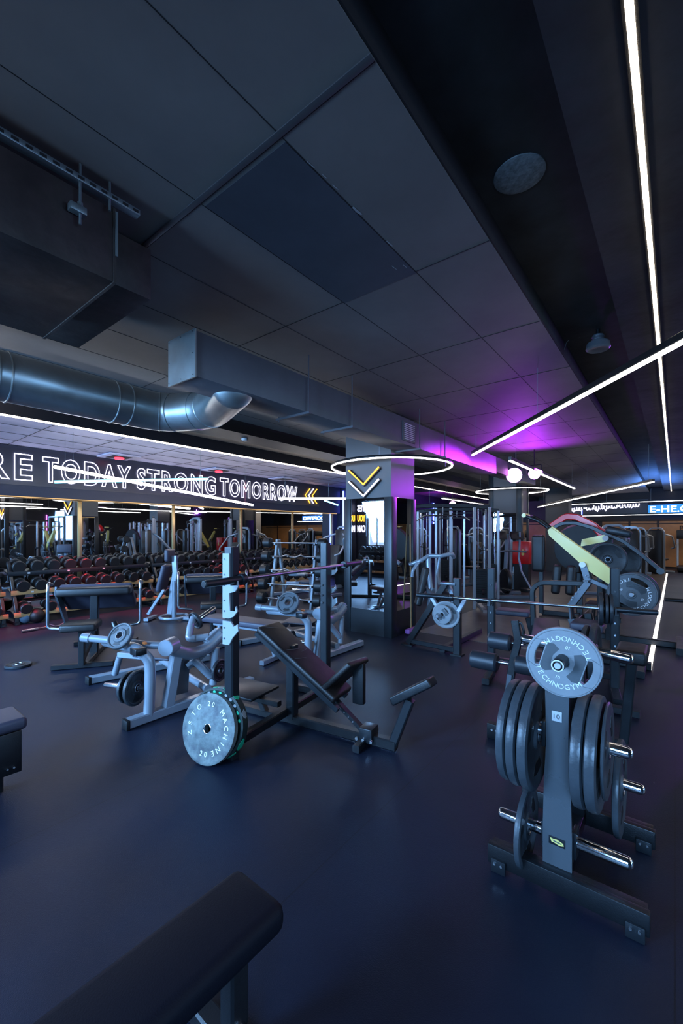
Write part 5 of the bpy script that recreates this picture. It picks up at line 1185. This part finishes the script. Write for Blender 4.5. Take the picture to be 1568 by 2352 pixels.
# ------------------------------------------------------------------ cross trainer in front of the second pillar
t = thing('cross_trainer', 'cross trainer with swing arms and two screens in front of the second pillar', 'cardio machine')
q = onZ(1165, 1372, 0); g = loc((q.x, q.y), 38)
part('base', B().bar(g(-0.45, -0.2, 0.04), g(0.5, -0.2, 0.04), 0.08).bar(g(-0.45, 0.5, 0.04), g(0.5, 0.5, 0.04), 0.08).bar(g(0, -0.2, 0.04), g(0, 0.5, 0.04), 0.10), MGD, t)
part('flywheel_cover', B().cyl(g(-0.05, 0.1, 0.36), g(0.05, 0.1, 0.36), 0.30, 32, bev=0.03), MB, t)
part('mast', B().rtube([g(0, 0.2, 0.1), g(0, 0.1, 0.8), g(0, 0.0, 1.45)], 0.07, 0.09, 0.2), MG, t)
for s in (-1, 1):
    part('swing_arm', B().tube([g(s*0.24, -0.1, 1.5), g(s*0.26, -0.05, 1.25), g(s*0.26, 0, 0.9), g(s*0.28, -0.1, 0.6), g(s*0.45, -0.45, 0.06)], 0.022, 10, 0.1), MG, t)
    part('pedal', B().box(g(s*0.22, -0.5, 0.25), (0.12, 0.35, 0.03), R(38), bev=0.01), MB, t)
sc = part('console', B().box(g(-0.20, -0.05, 1.42), (0.30, 0.05, 0.20), MT.Rotation(R(38), 4, 'Z') @ MT.Rotation(R(-30), 4, 'X'), bev=0.01).box(g(0.20, -0.05, 1.42), (0.30, 0.05, 0.20), MT.Rotation(R(38), 4, 'Z') @ MT.Rotation(R(-30), 4, 'X'), bev=0.01), MB, t)
part('handle_bar', B().tube([g(-0.35, -0.2, 1.05), g(0, -0.1, 1.08), g(0.35, -0.2, 1.05)], 0.022, 10, 0.1), MGD, t)
settle(t)
# red box with flame sign
t = thing('fire_point', 'red cabinet with a yellow flame mark on a dark stand right of the second pillar', 'cabinet')
q = onZ(1198, 1352, 0); q = V((-3.02, 11.25, 0)); part('box', B().box((q.x, q.y, 0.98), (0.40, 0.32, 0.56), bev=0.015), MRD, t)
part('stand', B().box((q.x, q.y, 0.35), (0.34, 0.28, 0.70)), MB, t)
part('flame_mark', B().prism([(0, -0.09), (0.035, -0.06), (0.03, 0.0), (0.0, 0.09), (-0.03, 0.0), (-0.035, -0.06)], (q.x+0.05, q.y-0.165, 1.0), (1, 0, 0), (0, 0, 1), 0.004), MY, t); settle(t)

# ------------------------------------------------------------------ cable stations and stack machines
MSV = mat('silver_tube', (0.62, 0.62, 0.64), 0.26, 0.7)
def cable_station(lab, grp, w_=1.5, h=1.98, m=MG):
    t = thing('cable_station', lab, 'cable machine', grp); m = MSV
    for sx in (-w_/2, w_/2):
        part('stack_tower', B().box((sx, 0, 0.45), (0.18, 0.08, 0.66), bev=0.01), MB, t)
        b = B()
        for i in range(15): b.box((sx, 0, 0.16+i*0.042), (0.22, 0.14, 0.036))
        part('weight_stack', b, MR, t)
        part('guide_rods', B().cyl((sx-0.07, 0, 0.1), (sx-0.07, 0, h), 0.012, 8).cyl((sx+0.07, 0, 0.1), (sx+0.07, 0, h), 0.012, 8), MC, t)
        part('upright', B().bar((sx-0.14, 0, 0), (sx-0.14, 0, h), 0.06, 0.08).bar((sx+0.14, 0, 0), (sx+0.14, 0, h), 0.06, 0.08), m, t)
        part('pulley', B().cyl((sx-0.02, -0.14, h-0.1), (sx+0.02, -0.14, h-0.1), 0.07, 20).cyl((sx-0.02, -0.14, 0.35), (sx+0.02, -0.14, 0.35), 0.06, 20), MB, t)
        part('cable', B().tube([(sx, -0.18, h-0.1), (sx, -0.18, 1.25)], 0.005, 6), MCD, t)
        part('foot', B().bar((sx, -0.45, 0.03), (sx, 0.45, 0.03), 0.08, 0.06), m, t)
        part('hand_grip', B().tube([(sx-0.06, -0.18, 1.15), (sx, -0.18, 1.25), (sx+0.06, -0.18, 1.15), (sx-0.06, -0.18, 1.15)], 0.010, 8), MB, t)
    part('top_bar', B().rtube([(-w_/2-0.15, 0, h), (-w_/4, 0, h+0.04), (w_/4, 0, h+0.04), (w_/2+0.15, 0, h)], 0.07, 0.08, 0.2, (0, 0, 1)).bar((-0.35, -0.16, h-0.05), (0.35, -0.16, h-0.05), 0.03), MB, t)
    part('pull_bar', B().tube([(-0.5, -0.2, 1.72), (-0.35, -0.2, 1.82), (0.35, -0.2, 1.82), (0.5, -0.2, 1.72)], 0.014, 8, 0.05).tube([(0, -0.2, 1.82), (0, -0.2, h)], 0.004, 5), MCD, t)
    part('inner_upright', B().bar((-0.12, 0.05, 0), (-0.12, 0.05, h), 0.05, 0.07).bar((0.16, 0.05, 0), (0.16, 0.05, h), 0.05, 0.07), m, t)
    return t
def stack_machine(lab, grp, m=MG, pm=MP):
    t = thing('stack_machine', lab, 'gym machine', grp)
    part('stack_cover', B().box((0, 0.45, 0.80), (0.42, 0.30, 1.56), bev=0.06), MB, t)
    part('cover_frame', B().rtube([(-0.24, 0.45, 0.02), (-0.24, 0.45, 1.5), (-0.15, 0.45, 1.64), (0.15, 0.45, 1.64), (0.24, 0.45, 1.5), (0.24, 0.45, 0.02)], 0.05, 0.06, 0.1, (0, 1, 0)), m, t)
    part('seat_pad', B().pad((0, -0.45, 0.46), (0, -0.08, 0.46), 0.40, 0.08, bev=0.03), pm, t); part('back_pad', B().pad((0, -0.02, 0.56), (0, 0.14, 1.15), 0.34, 0.08, (0, -1, 0.2), 0.03), pm, t)
    part('seat_post', B().bar((0, -0.28, 0.04), (0, -0.28, 0.46), 0.08).bar((0, -0.6, 0.04), (0, 0.5, 0.04), 0.09, 0.08).bar((-0.35, -0.6, 0.04), (0.35, -0.6, 0.04), 0.08, 0.07), m, t)
    for s in (-1, 1): part('press_arm', B().tube([(s*0.12, 0.25, 1.45), (s*0.40, 0.1, 1.35), (s*0.42, -0.25, 0.95), (s*0.30, -0.32, 0.9)], 0.026, 10, 0.08), m, t)
    return t
cs = cable_station('silver cable pulley station just right of the first pillar', 'cable stations'); cs.location = (-3.62, 7.85, 0); cs.rotation_euler = (0, 0, R(28))
dup(cs, loc=(-3.95, 9.35, 0), rz=R(22), label='silver cable pulley station between the two pillars, behind the nearest one')
dup(cs, loc=(-5.3, 9.9, 0), rz=R(35), label='silver cable pulley station left behind the first pillar')
dup(cs, loc=(2.5, 11.0, 0), rz=R(90), label='silver cable pulley station on the right side, seen in the wall mirrors')
dup(cs, loc=(4.9, 6.9, 0), rz=R(80), label='silver cable pulley station near the right windows, seen in the wall mirrors')
dup(cs, loc=(5.4, 12.0, 0), rz=R(70), label='silver cable pulley station at the far right, seen in the wall mirrors')
dup(cs, loc=(1.2, 15.2, 0), rz=R(15), label='silver cable pulley station far back at the right')
sm = stack_machine('silver stack machine beside the pulley stations', 'stack machines'); sm.location = (-5.15, 7.3, 0); sm.rotation_euler = (0, 0, R(205))
for p_, rz_, lb in (((-5.2, 13.9, 0), 20, 'silver stack machine beyond the left pulley station'), ((-4.6, 11.4, 0), 160, 'silver stack machine behind the left pulley station'), ((-1.2, 11.2, 0), 200, 'stack machine beyond the red cabinet'), ((-0.45, 19.3, 0), 170, 'stack machine with silver arms at the far end of the floor line'), ((0.9, 11.4, 0), 190, 'stack machine with silver arms further back at the right'),
                    ((-2.1, 14.2, 0), 180, 'stack machine far back left of the aisle'), ((-1.0, 15.0, 0), 180, 'stack machine far back left of the floor line'), ((1.6, 17.5, 0), 180, 'stack machine near the plywood wall'), ((-1.0, 18.0, 0), 180, 'stack machine left of the aisle near the plywood wall'),
                    ((5.4, 9.6, 0), 90, 'stack machine on the right side, seen in the wall mirrors'), ((5.8, 4.6, 0), 100, 'stack machine by the right windows, seen in the wall mirrors'), ((4.7, 13.6, 0), 80, 'stack machine behind the right pillar, seen in the wall mirrors'), ((-7.1, 8.7, 0), 0, 'stack machine near the end of the wall mirrors'), ((-7.2, 13.6, 0), 20, 'stack machine beyond the blue neon tube')):
    dup(sm, loc=p_, rz=R(rz_), label=lb)
for p_, rz_, lb in (((1.25, 4.5, 0), 15, 'yellow lever machine out of frame on the right, first in the wall mirrors'), ((1.35, 6.0, 0), 185, 'yellow lever machine out of frame on the right, second in the wall mirrors'),
                    ((1.5, 8.6, 0), 20, 'yellow lever machine behind the bar stand, seen in the wall mirrors'), ((1.2, 13.0, 0), 190, 'yellow lever machine far along the aisle, seen in the wall mirrors'), ((2.9, 15.0, 0), 10, 'farthest yellow lever machine, seen in the wall mirrors')):
    r_ = R(rz_); rel = MT.Rotation(r_, 4, 'Z') @ V(tp.location-ym.location)
    dup(tp, loc=V(p_)+V((0, 0, ym.location.z))+rel, rz=r_, label='large grey plate on the '+lb.split(',')[0].replace('yellow lever machine', 'yellow machine')+(', second' if 'second' in lb else ''))
    dup(ym, loc=p_, rz=R(rz_), label=lb)
dup(redm, loc=(3.6, 8.9, 0), rz=R(160), label='red arm machine right of the aisle, seen in the mirrors')
# power rack on the right, seen in the mirrors
t = thing('power_rack', 'tall grey power rack on the right side, seen in the left wall mirrors', 'power rack')
for x in (-0.6, 0.6):
    for y in (-0.55, 0.55): part('upright', B().bar((x, y, 0), (x, y, 2.2), 0.07), MGD, t)
part('cross_bars', B().bar((-0.6, -0.55, 2.18), (0.6, -0.55, 2.18), 0.07).bar((-0.6, 0.55, 2.18), (0.6, 0.55, 2.18), 0.07).bar((-0.6, -0.55, 0.04), (-0.6, 0.55, 0.04), 0.07).bar((0.6, -0.55, 0.04), (0.6, 0.55, 0.04), 0.07).bar((-0.6, -0.55, 2.18), (-0.6, 0.55, 2.18), 0.07).bar((0.6, -0.55, 2.18), (0.6, 0.55, 2.18), 0.07).bar((-0.6, 0.55, 1.2), (0.6, 0.55, 1.2), 0.05), MG, t)
t.location = (3.4, 7.6, 0); t.rotation_euler = (0, 0, R(90))
settle_z = None
# treadmills near the far wall
def treadmill(lab):
    t = thing('treadmill', lab, 'cardio machine', 'treadmills')
    part('deck', B().box((0, 0, 0.12), (0.75, 1.7, 0.14), bev=0.03), MB, t); part('upright', B().bar((-0.36, 0.65, 0.1), (-0.36, 0.75, 1.35), 0.07).bar((0.36, 0.65, 0.1), (0.36, 0.75, 1.35), 0.07), MG, t)
    part('console', B().box((0, 0.70, 1.40), (0.8, 0.08, 0.35), bev=0.03), MB, t); part('handrail', B().tube([(-0.38, 0.72, 1.05), (-0.38, 0.2, 1.0)], 0.022, 8).tube([(0.38, 0.72, 1.05), (0.38, 0.2, 1.0)], 0.022, 8), MG, t); return t
tm = treadmill('treadmill at the foot of the plywood wall, at the right edge'); tm.location = (0.45, 20.9, 0)
for i, x in enumerate((-1.0, -2.3, -3.6, 1.8)): dup(tm, loc=(x, 20.9, 0), label=['treadmill by the plywood wall, second from the right edge', 'treadmill by the plywood wall, third from the right edge', 'treadmill by the plywood wall, behind the second pillar', 'treadmill by the plywood wall, just outside the right edge'][i])
# loaded bar end entering from the right edge
bt = barbell((-0.10, 6.95, 0.62), (2.0, 7.3, 0.62), 'dark bar end reaching in over the floor line at the right edge', 0.4); settle(bt)
t = thing('bar_stand', 'low black stand carrying the dark bar at the right edge', 'bar stand')
part('post', B().bar((0.55, 7.06, 0), (0.55, 7.06, 0.60), 0.06).bar((1.5, 7.22, 0), (1.5, 7.22, 0.6), 0.06), MB, t); part('foot', B().bar((0.55, 6.8, 0.03), (0.55, 7.3, 0.03), 0.06).bar((1.5, 6.9, 0.03), (1.5, 7.5, 0.03), 0.06), MB, t); settle(t)
# broom leaning in the pillar corner
t = thing('floor_mop', 'tall pole with a pale mop head leaning on the right side of the first pillar', 'mop')
q = onZ(932, 1420, 0.1)
part('pole', B().cyl((-3.08, 5.60, 0.05), (-3.13, 5.66, 1.62), 0.012, 8), MWD, t); part('mop_head', B().box((-3.06, 5.59, 0.05), (0.08, 0.30, 0.07), bev=0.02), mat('mop_violet', (0.35, 0.12, 0.4), 0.8), t); settle(t)
